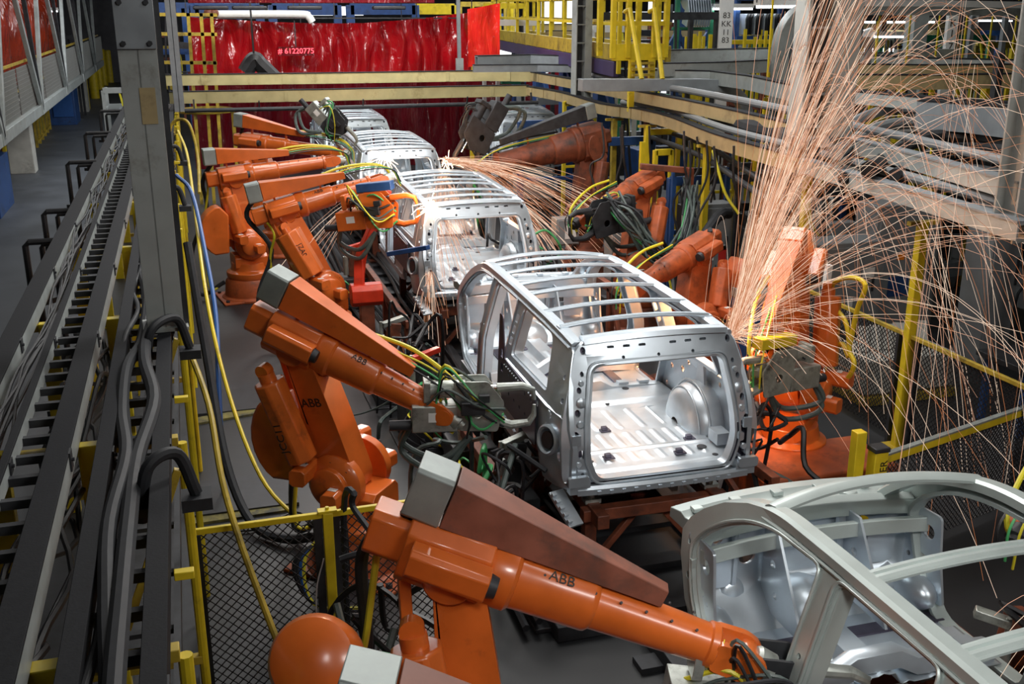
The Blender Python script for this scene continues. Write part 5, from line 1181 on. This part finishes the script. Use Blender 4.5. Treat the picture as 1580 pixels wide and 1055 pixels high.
R2('pale rail left of the hanging column under the platform, lower', 3.85, ((730, 106), (830, 105), (945, 108)), .2, .18, 'grey_l')
R2('pale rail right of the fountain below the numbered column', 4.25, ((1285, 88), (1420, 97), (1580, 101)), .3, .20, 'rail_side')
R2('tan rail right of the fountain, upper of two', 4.15, ((1285, 108), (1430, 110), (1600, 108)), .2, .24, 'tan')
R2('tan rail right of the fountain, lower of two', 4.05, ((1285, 126), (1430, 127), (1600, 124)), .2, .26, 'tan')
R2('dark rail crossing behind the spark arcs', 3.9, ((1270, 145), (1430, 160), (1600, 172)), .3, .20, 'grey', False)
R2('wide pale duct with short lettering behind the spark arcs', 3.8, ((1420, 176), (1500, 182), (1600, 194)), .3, .42, 'grey_l')
for lab, Y, pp, w_, h_, m in (('white rail along the top edge at right', 19, ((1290, 4), (1440, 5), (1600, 8)), .2, .13, 'white'), ('dark beam under the white top rail at right', 20, ((1290, 16), (1600, 18)), .3, .18, 'grey')):
    rail('background_rail', lab, [ay(x, y, Y) for x, y in pp], w_, h_, m, parts=False)
for lab, pp, m, w_ in (('dark arched duct left of the fountain', ((1203, 128), (1203, 85), (1210, 50), (1228, 24), (1250, 12)), 'grey', .30), ('pale arched duct left of the fountain, inner one', ((1224, 128), (1224, 92), (1230, 60), (1246, 36), (1262, 28)), 'grey_l', .26)):
    pts = spl([ay(x, y, 21.5) for x, y in pp], 4); b = MB(); b.sweep([V((pts[0].x, pts[0].y, 3.2))]+pts, [(-w_/2, -.15), (w_/2, -.15), (w_/2, .15), (-w_/2, .15)], up=(0, 1, 0)); tag(b.build('arched_duct', m, bevel=.01), lab, 'duct')
for k, (pp, z, r_, m, lab) in enumerate((
    (((1270, 218), (1340, 178), (1400, 168), (1600, 182)), 3.7, .09, 'grey_l', 'fat silver pipe curving away behind the upper pale rail'),
    (((1290, 235), (1360, 196), (1440, 190), (1600, 206)), 3.6, .10, 'cab', 'fat grey pipe beside the silver pipe behind the sparks'),
    (((1340, 262), (1420, 215), (1500, 212), (1600, 228)), 3.5, .11, 'black', 'black pipe curving behind the spark arcs, upper'),
    (((1380, 270), (1450, 232), (1530, 230), (1600, 240)), 3.45, .08, 'hose', 'dusty black pipe curving behind the spark arcs, middle'),
    (((1300, 275), (1400, 262), (1500, 262), (1600, 282)), 3.3, .08, 'black', 'thin black pipe behind the spark arcs, lower'),
    (((1100, 172), (1160, 196), (1200, 205), (1260, 230)), 3.5, .16, 'hose', 'black corrugated pipe left of the fountain between the long rails'),
    (((1000, 196), (1080, 220), (1150, 262), (1200, 300)), 2.9, .05, 'black', 'black service pipe under the tan rail, upper'),
    (((1000, 210), (1080, 240), (1150, 285), (1200, 320)), 2.8, .05, 'hose', 'black service pipe under the tan rail, lower'))):
    hose('pipe', lab, A(z, *pp), r_, m, 'pipe', 10)
# dark service frames hanging under the rails
rr = random.Random(21)
for k in range(16):
    x0 = 905+rr.uniform(0, 330); y0 = 185+(x0-905)*.22+rr.uniform(0, 30); p = az(x0, y0, 3.0+rr.uniform(-.1, .1))
    q = p+V((rr.uniform(-.2, .2), rr.uniform(-.2, .2), -rr.uniform(1.0, 2.2)))
    hose('drop_cable', 'dark cable dropping from the rails to the cell equipment at middle right', [p+V((0, 0, .3)), p+V((.05, 0, -.3)), (p+q)/2+V((rr.uniform(-.3, .3), .1, 0)), q], .02, ('black', 'hose', 'dark')[k % 3], 'cable', 6, 'drop cables at middle right')
hose('hose', 'thin yellow hose hanging in loops before the grey cabinets', [az(1100, 232, 3.1), az(1108, 262, 2.8), az(1120, 300, 2.4), az(1140, 330, 2.1)], .025, 'ycable')
# blue frames and yellow stands of the middle distance
def gate(lab, x, y, w_, h_, m, th=.14, rz=0, cat='frame', name='support_gantry', z0=0):
    t = thing(name, lab, cat, (x, y, z0), rz); R = rotz(rz, (x, y, 0))
    for s_ in (-1, 1): b = MB(R); b.bar((s_*w_/2, 0, z0), (s_*w_/2, 0, h_), th, th, up=(0, 1, 0)); b.build('upright', m, t, bevel=.008)
    b = MB(R); b.bar((-w_/2, 0, h_-th/2), (w_/2, 0, h_-th/2), th, th*1.4); b.build('cross_beam', m, t, bevel=.008)
    b = MB(R); b.bar((-w_/2, 0, h_*.5), (w_/2, 0, h_*.5), th*.7, th*.7); b.build('middle_beam', m, t, bevel=.008)
    return t
for lab, x, y, w_, h_, m in (('blue steel frame behind the cable bundle, left one', 9.0, 21.5, 1.6, 2.7, 'blue'), ('blue steel frame behind the grey cabinets', 10.2, 19.0, 2.2, 2.2, 'blue'), ('blue steel frame beyond the rust robot with the bundle', 8.6, 24.5, 1.8, 2.8, 'blue'),
                             ('yellow frame between the blue frames at middle right', 9.5, 20.3, .7, 3.0, 'yellow'), ('yellow ladder like stand in the middle of the blue frames', 9.1, 19.4, .35, 2.7, 'yellow'), ('yellow stand behind the dark rust robot', 9.4, 25.0, .8, 3.2, 'yellow'),
                             ('yellow stand far behind the cable post', 11.2, 21.0, .8, 3.0, 'yellow'), ('blue frame far right behind the spark fountain', 12.2, 19.0, 1.8, 2.6, 'blue'), ('dark frame behind the right grey cabinet', 12.4, 15.6, 2.4, 2.9, 'dark'), ('dark steel portal behind the dark bench', 12.8, 12.0, 2.2, 3.0, 'dark')):
    gate(lab, x, y, w_, h_, m, .13 if m != 'yellow' else .09)
for k, (x, y, h_, lab) in enumerate(((8.55, 19.2, 2.9, 'slim yellow post left of the blue frames'), (10.1, 17.5, 2.7, 'slim yellow post right of the cabinet numbered 5'), (6.6, 24.9, 2.5, 'yellow post with dark cable in front of the farthest right body shell'), (6.9, 25.4, 1.9, 'short yellow post beside the post before the right body shell'), (13.2, 17, 3, 'slim yellow post far behind the fountain'), (12.2, 13.4, 2.4, 'slim yellow post behind the dark bench'), (11.4, 10.6, 2.2, 'yellow rod hanging tools above the dark bench'))):
    b = MB(); b.bar((x, y, 0), (x, y, h_), .09, .09, up=(0, 1, 0)); b.box((x, y, .01), (.2, .2, .02)); tag(b.build('slim_post', 'yellow'), lab, 'post')
def cabinet(lab, x, y, z0, sx, sy, sz, m='cab', stickers=(), num=None, rz=0, legs=True):
    t = thing('control_cabinet', lab, 'cabinet', (x, y, 0), rz); R = rotz(rz, (x, y, 0))
    b = MB(R); b.box((0, 0, z0+sz/2), (sx, sy, sz)); b.build('housing', m, t, bevel=.012)
    b = MB(R); b.box((0, -sy/2-.012, z0+sz/2), (sx*.9, .024, sz*.9)); dr = b.build('door', m, t, bevel=.006)
    b = MB(R); b.bar((sx*.36, -sy/2-.04, z0+sz*.45), (sx*.36, -sy/2-.04, z0+sz*.60), .03, .03, up=(0, 1, 0)); b.build('handle', 'dark', dr)
    if z0 > .1 and legs: 
        for s_ in (-1, 1): b = MB(R); b.bar((s_*sx*.4, 0, 0), (s_*sx*.4, 0, z0), .07, .07, up=(0, 1, 0)); b.build('leg', 'dark', t)
    for (u, v_, w_, h_, mm) in stickers: b = MB(R); b.box((u*sx, -sy/2-.027, z0+v_*sz), (w_, .004, h_)); b.build('sticker', mm, dr)
    if num: text(num, .30, R @ Matrix.Translation((.25*sx, -sy/2-.026, z0+.86*sz)) @ Matrix.Rotation(pi/2, 4, 'X'), 'ink', dr, 'number')
    return t
cabinet('grey control cabinet marked with a 5 behind a yellow post', 9.05, 17.3, .5, .85, .4, 1.5, stickers=((-.35, .82, .14, .22, 'label'), (-.1, .42, .3, .34, 'label'), (.28, .36, .16, .36, 'rlabel'), (.28, .46, .13, .1, 'label')), num='5')
cabinet('smaller grey cabinet with yellow and red stickers beside the one marked 5', 9.75, 16.9, .45, .5, .35, 1.15, m='dark', stickers=((.0, .72, .30, .24, 'ylabel'), (-.1, .30, .18, .34, 'rlabel'), (-.1, .42, .14, .12, 'label')))
cabinet('large light grey cabinet right of the spark lit robot', 10.0, 14.6, .3, 1.5, .6, 1.5, stickers=((-.3, .8, .16, .14, 'label'), (.05, .62, .3, .2, 'label'), (.3, .66, .22, .16, 'label'), (.1, .3, .1, .3, 'label')))
cabinet('second light grey cabinet behind the tall yellow fence post', 11.4, 14.9, 0, 1.3, .6, 2.3, stickers=((-.1, .4, .4, .35, 'blue'), (-.1, .62, .14, .1, 'amber')))
cabinet('tall plain grey cabinet right of the tall yellow fence post', 11.9, 13.2, 0, .55, .6, 2.9)
cabinet('grey cabinet between the rust robots, half hidden by cables', 7.9, 18.4, .4, .7, .4, 1.2, stickers=((0, .5, .3, .3, 'label'),))
cabinet('grey box on the left of the rust orange robot with white label', 6.6, 18.2, 1.2, .45, .3, .5, stickers=((.1, .5, .22, .25, 'label'),))
cabinet('pale grey terminal box with lit screen far behind the dark robot', 8.7, 26.5, .6, 1.0, .5, 1.9, m='cab', stickers=((0, .6, .55, .45, 'screen'),))
cabinet('blue grey box with black hose arch right of the centre shell', 7.75, 13.2, .0, .5, .5, 1.35, m='blue', stickers=())
b = MB(); b.box((7.75, 13.2, 1.42), (.52, .52, .14)); tag(b.build('box_lid', 'zinc', bevel=.01), 'pale lid on the blue grey box with the black hose arch', 'lid')
hose('hose', 'thick black hose arch rising from the blue grey box', [(7.65, 13.2, 1.45), (7.65, 13.2, 1.95), (7.85, 13.2, 2.12), (8.12, 13.2, 2.0), (8.2, 13.2, 1.5), (8.2, 13.2, .0)], .06, 'hose')
# pallet crate, bench, hose loop on the right
t = thing('pallet_crate', 'beige crate on a pallet behind the chain link fence on the right', 'crate', (9.6, 12.4, 0))
b = MB(); b.box((9.6, 12.4, .42), (1.5, 1.0, .5)); b.build('crate_body', 'conc', t, bevel=.01)
b = MB(); b.box((9.6, 12.4, .08), (1.6, 1.1, .12)); b.build('pallet', 'yellow_d', t)
b = MB()
for k in range(6): b.bar((9.05+.2*k, 12.3, .68), (9.15+.2*k, 12.5, 1.0), .16, .03)
b.build('sheet_stack', 'conc', t)
t = thing('work_bench', 'dark work bench behind the right fence with clutter on blue legs', 'bench', (11.0, 10.7, 0))
b = MB(); b.box((11.0, 10.7, .95), (2.0, .9, .08)); b.build('bench_top', 'dark', t, bevel=.01)
for x in (10.15, 11.85):
    for y in (10.35, 11.05): b = MB(); b.bar((x, y, 0), (x, y, .92), .08, .08, up=(0, 1, 0)); b.build('leg', 'blue', t)
for k, (x, y, s_, m, lab) in enumerate(((10.5, 10.6, .16, 'label', 'small white bottle on the dark bench'), (11.1, 10.8, .2, 'gun', 'grey tool block on the dark bench'), (11.5, 10.6, .14, 'red_paint', 'small red box on the dark bench'))):
    b = MB(); b.lathe([(s_*.3, .99), (s_*.32, .99+s_), (s_*.15, .99+s_*1.3), (s_*.15, .99+s_*1.5)], (x, y, 0), (0, 0, 1), 12); tag(b.build(('bottle', 'tool_block', 'small_box')[k], m), lab, ('bottle', 'tool', 'box')[k])
hose('hose', 'big S shaped yellow hose right of the spark lit robot', [ax(1300, 530, 7.0), ax(1318, 560, 7.0), ax(1303, 585, 7.0), ax(1280, 560, 7.0), ax(1298, 530, 7.0), ax(1310, 550, 7.0), ax(1306, 500, 7.0), ax(1286, 470, 7.0), ax(1284, 440, 7.0), ax(1310, 428, 7.0), ax(1335, 440, 7.0), ax(1322, 480, 7.0), ax(1312, 530, 7.0)], .028, 'yellow')
t = thing('hose_post', 'red and yellow post holding the S shaped yellow hose', 'post', (7.35, 10.9, 0))
b = MB(); b.bar((7.35, 10.9, 0), (7.35, 10.9, 1.5), .09, .09, up=(0, 1, 0)); b.build('lower_tube', 'red_paint', t); b = MB(); b.bar((7.35, 10.9, 1.5), (7.40, 10.9, 2.4), .07, .07, up=(0, 1, 0)); b.build('upper_tube', 'white', t)
b = MB(); b.bar((7.1, 10.9, .0), (7.1, 10.9, 1.0), .08, .08, up=(0, 1, 0)); b.build('side_tube', 'yellow', t)
b = MB(); b.box((6.5, 9.55, .26), (1.7, .9, .52)); tag(b.build('robot_plinth', 'orange_d', bevel=.03), 'wide rust orange plinth block in front of the spark lit robot', 'plinth')
# marked columns
def mcol(lab, p, w_, z0, z1, lines, size, tilt=0):
    t = thing('marked_column', lab, 'column', (p.x, p.y, z0)); R = rotz(-.35, p*1)
    R = rotz(-.35, (p.x, p.y, 0))
    b = MB(R); b.box((0, 0, (z0+z1)/2), (w_, w_*.8, z1-z0)); sh_ = b.build('shaft', 'white', t, bevel=.01)
    for s_, z in lines: text(s_, size, R @ Matrix.Translation((0, -w_*.4-.004, z)) @ Matrix.Rotation(pi/2, 4, 'X'), 'ink', sh_, 'grid_number', align='CENTER')
    return t
p = ay(1117, 80, 27)
zc = lambda y: ay(1117, y, 27).z
mcol('white column marked 83, KK, 11, 83 above the grey rails', p, .36, 0, 8, [('83', zc(24)), ('KK', zc(37)), ('11', zc(50)), ('83', zc(62))], .21)
p = ay(1462, 90, 24); zc = lambda y: ay(1462, y, 24).z
mcol('white column marked K 1 7 8 behind the spark arcs', p, .26, 0, 8, [('K', zc(36)), ('1', zc(52)), ('7', zc(72)), ('8', zc(90))], .26)
p = ay(1500, 60, 34); zc = lambda y: ay(1500, y, 34).z
mcol('thin white column marked 8 right of the one marked K', p, .25, 0, 8, [('8', zc(51)), ('1', zc(62))], .2)
p = ay(1412, 60, 25)
b = MB(); b.box((p.x, p.y, 4), (.45, .4, 8)); tag(b.build('steel_column', 'grey', bevel=.01), 'broad grey column left of the column marked K', 'column')
# panel racks
t = thing('panel_rack', 'green and blue rack holding a row of curved silver panels', 'rack', ay(1072, 38, 30)); q0 = ay(1056, 36, 30); q1 = ay(1090, 36, 30)
for k in range(10):
    b = MB(); x = q0.x+(q1.x-q0.x)*k/9; b.sweep([(x, 30, q0.z-.05), (x+.02, 29.9, q0.z+.28), (x+.05, 30, q0.z+.52), (x+.0, 30.3, q0.z+.6)], [(-.012, -.18), (.012, -.18), (.012, .18), (-.012, .18)], up=(0, 1, 0)); b.build('panel', 'steel', t)
b = MB()
for x in (q0.x-.15, q1.x+.25): b.bar((x, 30.2, 3.2), (x, 30.2, 6.5), .12, .12, up=(0, 1, 0))
for z in (q0.z-.15, q0.z+.75): b.bar((q0.x-.3, 30.2, z), (q1.x+.5, 30.2, z), .08, .08)
b.build('rack_frame', 'greenp', t)
t = thing('panel_rack', 'long rack of dark and silver body panels right of the marked column', 'rack', ay(1170, 50, 30)); q0 = ay(1142, 48, 30); q1 = ay(1195, 48, 30)
for k in range(12): b = MB(); x = q0.x+(q1.x-q0.x)*k/11; b.sweep([(x, 30, q0.z-.1), (x, 30, q0.z+.35), (x+.06, 30, q0.z+.5)], [(-.015, -.3), (.015, -.3), (.015, .3), (-.015, .3)], up=(0, 1, 0)); b.build('panel', 'steel' if k % 3 == 0 else 'black', t)
b = MB(); b.bar((q0.x-.2, 30, q0.z-.2), (q1.x+.2, 30, q0.z-.2), .4, .12); b.bar((q0.x-.2, 30, q0.z+.95), (q1.x+.2, 30, q0.z+.95), .4, .12)
for x in (q0.x-.15, q1.x+.15): b.bar((x, 30, 0), (x, 30, 6.5), .15, .15, up=(0, 1, 0))
b.build('rack_frame', 'blue', t)
for k, (px, lab) in enumerate(((1046, 'blue lattice tower left of the curved silver panels'), (1095, 'blue upright behind the column marked 83'), (1052, 'blue upright beside the left lattice tower'))):
    p = ay(px, 30, 31+k); t = thing('blue_tower', lab, 'frame', (p.x, p.y, 0))
    b = MB(); b.bar((p.x, p.y, 0), (p.x, p.y, 8), .18, .18, up=(0, 1, 0)); b.build('mast', 'blue', t)
    b = MB(); b.bar((p.x-.5, p.y, 3.9), (p.x, p.y, 4.7), .12, .12); b.bar((p.x+.5, p.y, 3.9), (p.x, p.y, 4.7), .12, .12); b.build('brace', 'blue', t)
rr = random.Random(33)
for k in range(16):
    px = 1042+rr.uniform(0, 58) if k < 9 else 1140+8*(k-8); p = ay(px, 80, 26+rr.uniform(0, 5))
    b = MB(); b.bar((p.x, p.y, 2.6), (p.x, p.y, ay(px, 44+rr.uniform(0, 14), p.y).z), .08, .06, up=(0, 1, 0)); b.bar((p.x, p.y, 0), (p.x, p.y, 2.6), .05, .05, up=(0, 1, 0))
    tag(b.build('yellow_rod', 'yellow'), 'thin yellow upright in the row of rods around the marked column', 'rod', 'yellow rods around the marked column')
t = gate('red brown wall panel behind the yellow rods', ay(1070, 70, 34).x, 34, 3.2, 4.9, 'rust', .2)
b = MB(); b.box((ay(1070, 70, 34).x, 34.1, 4.2), (3.0, .1, 1.1)); b.build('panel', 'rust', t)
gate('yellow guard frame right of the marked column', ay(1172, 70, 28).x, 28, 2.0, ay(1172, 62, 28).z, 'yellow', .09)
# overhead lamps and bright fittings
for k, (x0, x1, y, Y, lab) in enumerate(((1168, 1240, 4, 22, 'big bright lamp tray at the top edge right of the marked column'), (1100, 1160, 9, 30, 'white lamp tray above the marked column'), (1335, 1440, 30, 32, 'bright lamp tube between fountain and broad grey column'), (1505, 1560, 28, 34, 'bright lamp tube at the upper right'), (1300, 1330, 27, 30, 'small bright lamp near the fountain'), (40, 90, 14, 50, 'bright lamp over the far left walkway'), (340, 400, 14, 44, 'white lamp strip behind the crane beam'), (1350, 1400, 52, 29, 'bright yellow white lamp bar behind the sparks'))):
    p, q = ay(x0, y, Y), ay(x1, y, Y); t = thing('lamp_tray', lab, 'lamp', (p+q)/2)
    b = MB(); b.bar(p, q, .3, .12); b.build('tray', 'white', t); b = MB(); b.bar(p+V((.05, -.02, -.09)), q+V((-.05, -.02, -.09)), .26, .06); b.build('tube', 'lamp', t)
    for e in (p, q): b = MB(); b.bar(e, V((e.x, e.y, 11)), .03, .03, up=(0, 1, 0)); b.build('hanger', 'dark', t)
# glowing panels added among the machines as bright background areas
k = 1
for (x0, x1, y0, y1, Y) in ((770, 950, 72, 122, 39.6), (835, 905, -5, 48, 60), (1000, 1010, 0, 30, 60), (30, 60, 0, 60, 74), (228, 240, 0, 60, 74), (480, 560, 10, 24, 60), (940, 1040, 18, 60, 60), (1200, 1300, 50, 75, 58), (1480, 1560, 68, 84, 50), (1285, 1400, 60, 84, 50), (960, 1100, 108, 150, 50)):
    p, q = ay(x0, y1, Y), ay(x1, y0, Y); b = MB(); b.box(((p.x+q.x)/2, Y, (p.z+q.z)/2), (q.x-p.x, .1, q.z-p.z)); o = b.build('glow_panel_%d' % k, 'bright', smooth=False); o['kind'] = 'structure'; k += 1
for k, (x0, x1, lab, m) in enumerate(((300, 400, 'blue portal behind the left part of the long red curtain', 'blue'), (420, 520, 'blue portal behind the middle of the long red curtain', 'blue'), (540, 640, 'blue portal behind the right part of the long red curtain', 'blue'), (640, 700, 'yellow portal behind the right end of the long red curtain', 'yellow'), (200, 285, 'blue portal left of the long red curtain', 'blue'))):
    p, q = ay(x0, 12, 41+k), ay(x1, 12, 41+k); gate(lab, (p.x+q.x)/2, 41+k, q.x-p.x, ay(x0, 8, 41+k).z, m, .3)
rr = random.Random(51)
for k in range(22):
    x = 9.6+rr.uniform(0, 8.5); y = 13.2+rr.uniform(0, 8); h_ = rr.uniform(1.9, 3.0)
    if x < 12.6 and y < 15.8: continue
    t = thing('service_frame', 'dark service frame with hoses standing under the rails of the right background', 'frame', (x, y, 0), 0, 'dark service frames under the right rails')
    w_ = rr.uniform(.7, 1.6)
    for s_ in (-1, 1): b = MB(); b.bar((x+s_*w_/2, y, 0), (x+s_*w_/2, y, h_), .08, .08, up=(0, 1, 0)); b.build('upright', ('dark', 'dark', 'yellow_d', 'blue')[k % 4], t)
    b = MB(); b.bar((x-w_/2, y, h_), (x+w_/2, y, h_), .1, .14); b.build('cross_beam', 'dark', t)
    b = MB(); b.box((x, y+.1, h_*.55), (w_*.7, .25, h_*.35)); b.build('panel_box', ('dark', 'cab', 'dark', 'black')[k % 4], t, bevel=.01)
    for j in range(3): b = MB(); a = rr.uniform(-.4, .4)*w_; b.tube(spl([(x+a, y-.1, h_), (x+a+rr.uniform(-.2, .2), y-.25, h_*.6), (x-a, y-.15, h_*.35), (x-a*.5, y-.2, .02)]), .025, 5); b.build('hose', ('black', 'hose', 'ycable')[j if k % 3 == 0 else j % 2], t)
# far machinery: frames, rails, bins filling the back of the hall
rr = random.Random(77)
mats_ = ['grey_l', 'dark', 'blue', 'yellow', 'grey', 'rust', 'white', 'cab', 'dark', 'yellow_d', 'greenp']
def far_machine(i, x, y):
    t = thing('far_machine', 'far machine frame of mixed coloured bars deep in the back of the hall', 'machine', (x, y, 0), 0, 'far machines at the back of the hall')
    w_, d_, h_ = rr.uniform(1.4, 3.4), rr.uniform(1, 2), rr.uniform(2.4, 5.6); m = rr.choice(mats_); m2 = rr.choice(mats_)
    b = MB()
    for s_ in (-1, 1):
        for u in (-1, 1): b.bar((x+s_*w_/2, y+u*d_/2, 0), (x+s_*w_/2, y+u*d_/2, h_), .12, .12, up=(0, 1, 0))
    for s_ in (-1, 1): b.bar((x+s_*w_/2, y-d_/2, h_*.7), (x+s_*w_/2, y+d_/2, h_*.7), .08, .08)
    b.bar((x-w_/2, y-d_/2, h_), (x+w_/2, y-d_/2, h_), .14, .2); b.bar((x-w_/2, y+d_/2, h_*.7), (x+w_/2, y+d_/2, h_*.7), .14, .2); b.build('frame', m, t)
    b = MB()
    for k in range(rr.randint(3, 7)):
        z = rr.uniform(.3, h_); a = rr.uniform(-.5, .3)*w_; b.bar((x+a, y-d_/2+.1, z), (x+a+rr.uniform(.3, 1.2), y-d_/2+.1, z+rr.uniform(-.1, .1)), .2, rr.uniform(.06, .3))
    b.build('fittings', m2, t)
    b = MB(); b.box((x+rr.uniform(-.3, .3)*w_, y, rr.uniform(.6, 1.2)), (w_*.5, d_*.6, rr.uniform(1, 1.2))); b.build('body', rr.choice(mats_), t, bevel=.02)
    for k in range(3): b = MB(); a = rr.uniform(-.45, .45)*w_; b.tube(spl([(x+a, y-d_/2, h_), (x+a+rr.uniform(-.3, .3), y-d_/2-.2, h_*.6), (x+a+rr.uniform(-.4, .4), y-d_/2-.1, .5)]), .04, 5); b.build('hose', rr.choice(('black', 'hose', 'ycable')), t)
n = 0
for y in (31.5, 36, 41, 46.5, 52):
    for j in range(9):
        x = 10.5+(y-30)*.15+j*(2.6+.12*(y-30)/2)+rr.uniform(-.4, .4)
        if x < 38 and n < 60: far_machine(n, x, y+rr.uniform(-1, 1)); n += 1
for (x, y) in ((14.2, 22), (17, 22.5), (15.5, 25.5), (19, 26), (22, 24.5), (13.8, 17.5), (16.5, 18.5), (19.5, 20), (14.5, 14.5), (17.2, 15.5), (12.5, 28), (24, 29), (3.6, 41), (6.4, 42), (9.2, 43), (.8, 42), (-2, 44), (-7.5, 44), (-7, 52), (-1, 58), (3, 58), (7, 57), (-6.5, 60)):
    far_machine(n, x, y); n += 1
for k in range(14):
    Y = 31+1.6*k; z = 3.9+.10*((k*7) % 9); x0 = 11+.35*k; x1 = 26+.9*k
    rail('background_rail', 'far overhead rail crossing the right background behind the nearer rails', [V((x0, Y+.8, z)), V((x1, Y-.6, z))], .2, .2, ('grey_l', 'tan', 'grey', 'rail_side')[k % 4], parts=False)['group'] = 'far overhead rails'
for k in range(10):
    x = 10.8+1.15*k; y = 18.5+.5*k; b = MB(); b.bar((x, y, 2.6), (x, y, 3.75), .09, .06, up=(0, 1, 0)); b.box((x, y, 2.6), (.2, .1, .2)); b.bar((x, y, 3.7), (x, y, 9), .03, .03, up=(0, 1, 0))
    tag(b.build('yellow_hanger', 'yellow'), 'yellow hanger plate dangling among the rails of the right background', 'hanger', 'yellow hangers at right')
b = MB(); q = ax(1431, 280, 9.6); b.box(q, (.04, .16, .30)); b.bar(q, q+V((0, 0, .5)), .02, .02, up=(0, 1, 0)); tag(b.build('yellow_tag', 'yellow'), 'yellow plate hanging between the two long pale rails at right', 'plate')
# ================================================================== SPARKS
def shower(name, lab, parts, m='spark', seed=1):
    """ballistic tracks of glowing metal beads, one tube per bead"""
    r = random.Random(seed); mb = MB(); ids = []
    for (o_, n, dirf, life, rad, drag) in parts:
        for k in range(n):
            p = V(o_)+V((r.gauss(0, .03), r.gauss(0, .03), r.gauss(0, .03))); v = V(dirf(r)); T = r.uniform(*life); dt = .03; pts = [p.copy()]; t_ = 0; acc = 0
            while t_ < T:
                v = v+(V((0, 0, -9.81))-v*drag)*dt; p = p+v*dt; t_ += dt; acc += 1
                if p.z < .02: break
                if acc % 2 == 0 or v.length < 1.5: pts.append(p.copy())
            if len(pts) > 2:
                n0 = len(mb.f); mb.tube(pts, rad*r.uniform(.6, 1.15), 3, cap=False); c = r.random(); ids += [0 if c < .42 else 1 if c < .72 else 2]*(len(mb.f)-n0)
    o = mb.build(name, m, smooth=False)
    if m == 'spark': o.data.materials.append(M['spark_dim']); o.data.materials.append(M['spark_bright']); o.data.polygons.foreach_set('material_index', ids)
    tag(o, lab, 'sparks'); o['kind'] = 'stuff'; return o
def cone(az0, el0, s0, s1, sa, se):
    def f(r):
        a = radians(az0)+r.gauss(0, radians(sa)); e = radians(el0)+r.gauss(0, radians(se)); s_ = r.uniform(s0, s1)
        return (s_*cos(e)*cos(a), s_*cos(e)*sin(a), s_*sin(e))
    return f
O = (5.25, 9.35, 2.15)
shower('spark_fountain', 'tall fountain of orange sparks rising from the right side of the centre body shell', [
    (O, 120, cone(-5, 75.5, 5.0, 13.5, 16, 2.6), (.18, .95), .0024, .55),
    (O, 70, cone(-5, 80, 5.0, 11.5, 30, 2.4), (.4, 1.2), .0022, .5), (O, 60, cone(-5, 69, 6.0, 10.5, 20, 4), (.8, 1.8), .0021, .4)], seed=3)
shower('spark_arcs', 'wide arcs of thin sparks falling over the fence at right', [
    (O, 46, cone(-10, 58, 5.5, 10.0, 22, 9), (1.0, 2.2), .0020, .35),
    (O, 34, cone(-12, 35, 4.0, 9.0, 30, 12), (.7, 1.6), .0019, .4)], seed=9)
shower('spark_spray', 'flat spray of sparks at the right rear pillar of the centre body shell', [(O, 70, cone(0, 20, 1.5, 5.5, 40, 22), (.15, .5), .0020, 1.0)], seed=5)
shower('spark_spray', 'orange sparks flying right from the roof of the second body shell', [
    ((4.7, 19.9, 2.6), 100, cone(-35, 2, 4, 9, 9, 5), (.2, .6), .0034, .5), ((5.15, 18.6, 2.3), 90, cone(-40, -12, 2, 6, 20, 10), (.15, .5), .0036, .5)], seed=6)
shower('spark_curtain', 'sparks raining down inside the tailgate of the second body shell', [((4.5, 19.2, 2.45), 60, cone(-70, -20, .5, 2.5, 60, 25), (.3, .6), .0030, .5), ((3.6, 16.2, 2.35), 60, cone(-40, -10, .5, 2.6, 60, 25), (.3, .55), .0028, .5)], seed=8)
shower('spark_spray', 'white hot flash at the rear left roof corner of the second body shell', [((3.50, 15.75, 2.48), 60, cone(-60, 20, .5, 2.4, 120, 40), (.04, .16), .007, .5)], m='spark_hot', seed=12)
shower('spark_spray', 'white hot flash on the front roof of the second body shell', [((4.75, 19.9, 2.58), 50, cone(-20, 5, .8, 3.0, 70, 25), (.04, .16), .008, .5)], m='spark_hot', seed=13)
shower('spark_spray', 'sparks flying left from the wrist of the numbered robot', [((3.1, 17.6, 2.55), 22, cone(200, -14, 2.5, 5.5, 5, 5), (.2, .5), .0034, .4)], seed=14)
shower('spark_spray', 'pale flash of sparks where the numbered robot meets the third body shell', [((3.55, 19.9, 2.7), 50, cone(60, 30, .5, 2.2, 180, 50), (.05, .25), .007, .5)], m='spark_hot', seed=15)
shower('spark_spray', 'sparks dropping below the rear left corner of the second body shell', [((3.4, 15.5, 1.5), 26, cone(0, -60, .5, 1.5, 180, 20), (.2, .45), .004, .4)], seed=16)
shower('spark_spray', 'thin sparks bursting behind the roof bows of the cut off body shell', [((5.3, 4.6, 1.6), 26, cone(60, 50, 1.2, 3.2, 180, 25), (.3, .7), .0020, .4), ((3.9, 3.5, 1.5), 46, cone(130, 10, 1.0, 3.4, 40, 25), (.2, .5), .0018, .6)], seed=17)
shower('spark_streaks', 'nearly straight spark streaks falling before the right fence', [((6.2, 7.6, 5.6), 3, cone(-30, -70, .3, 1.6, 180, 10), (.8, 1.1), .0014, .1), ((5.4, 6.4, 5.0), 3, cone(0, -70, .3, 1.2, 180, 10), (.8, 1.0), .0014, .1), ((7.2, 7.4, 5.6), 3, cone(0, -70, .3, 1.2, 180, 10), (.8, 1.0), .0014, .1)], seed=18)
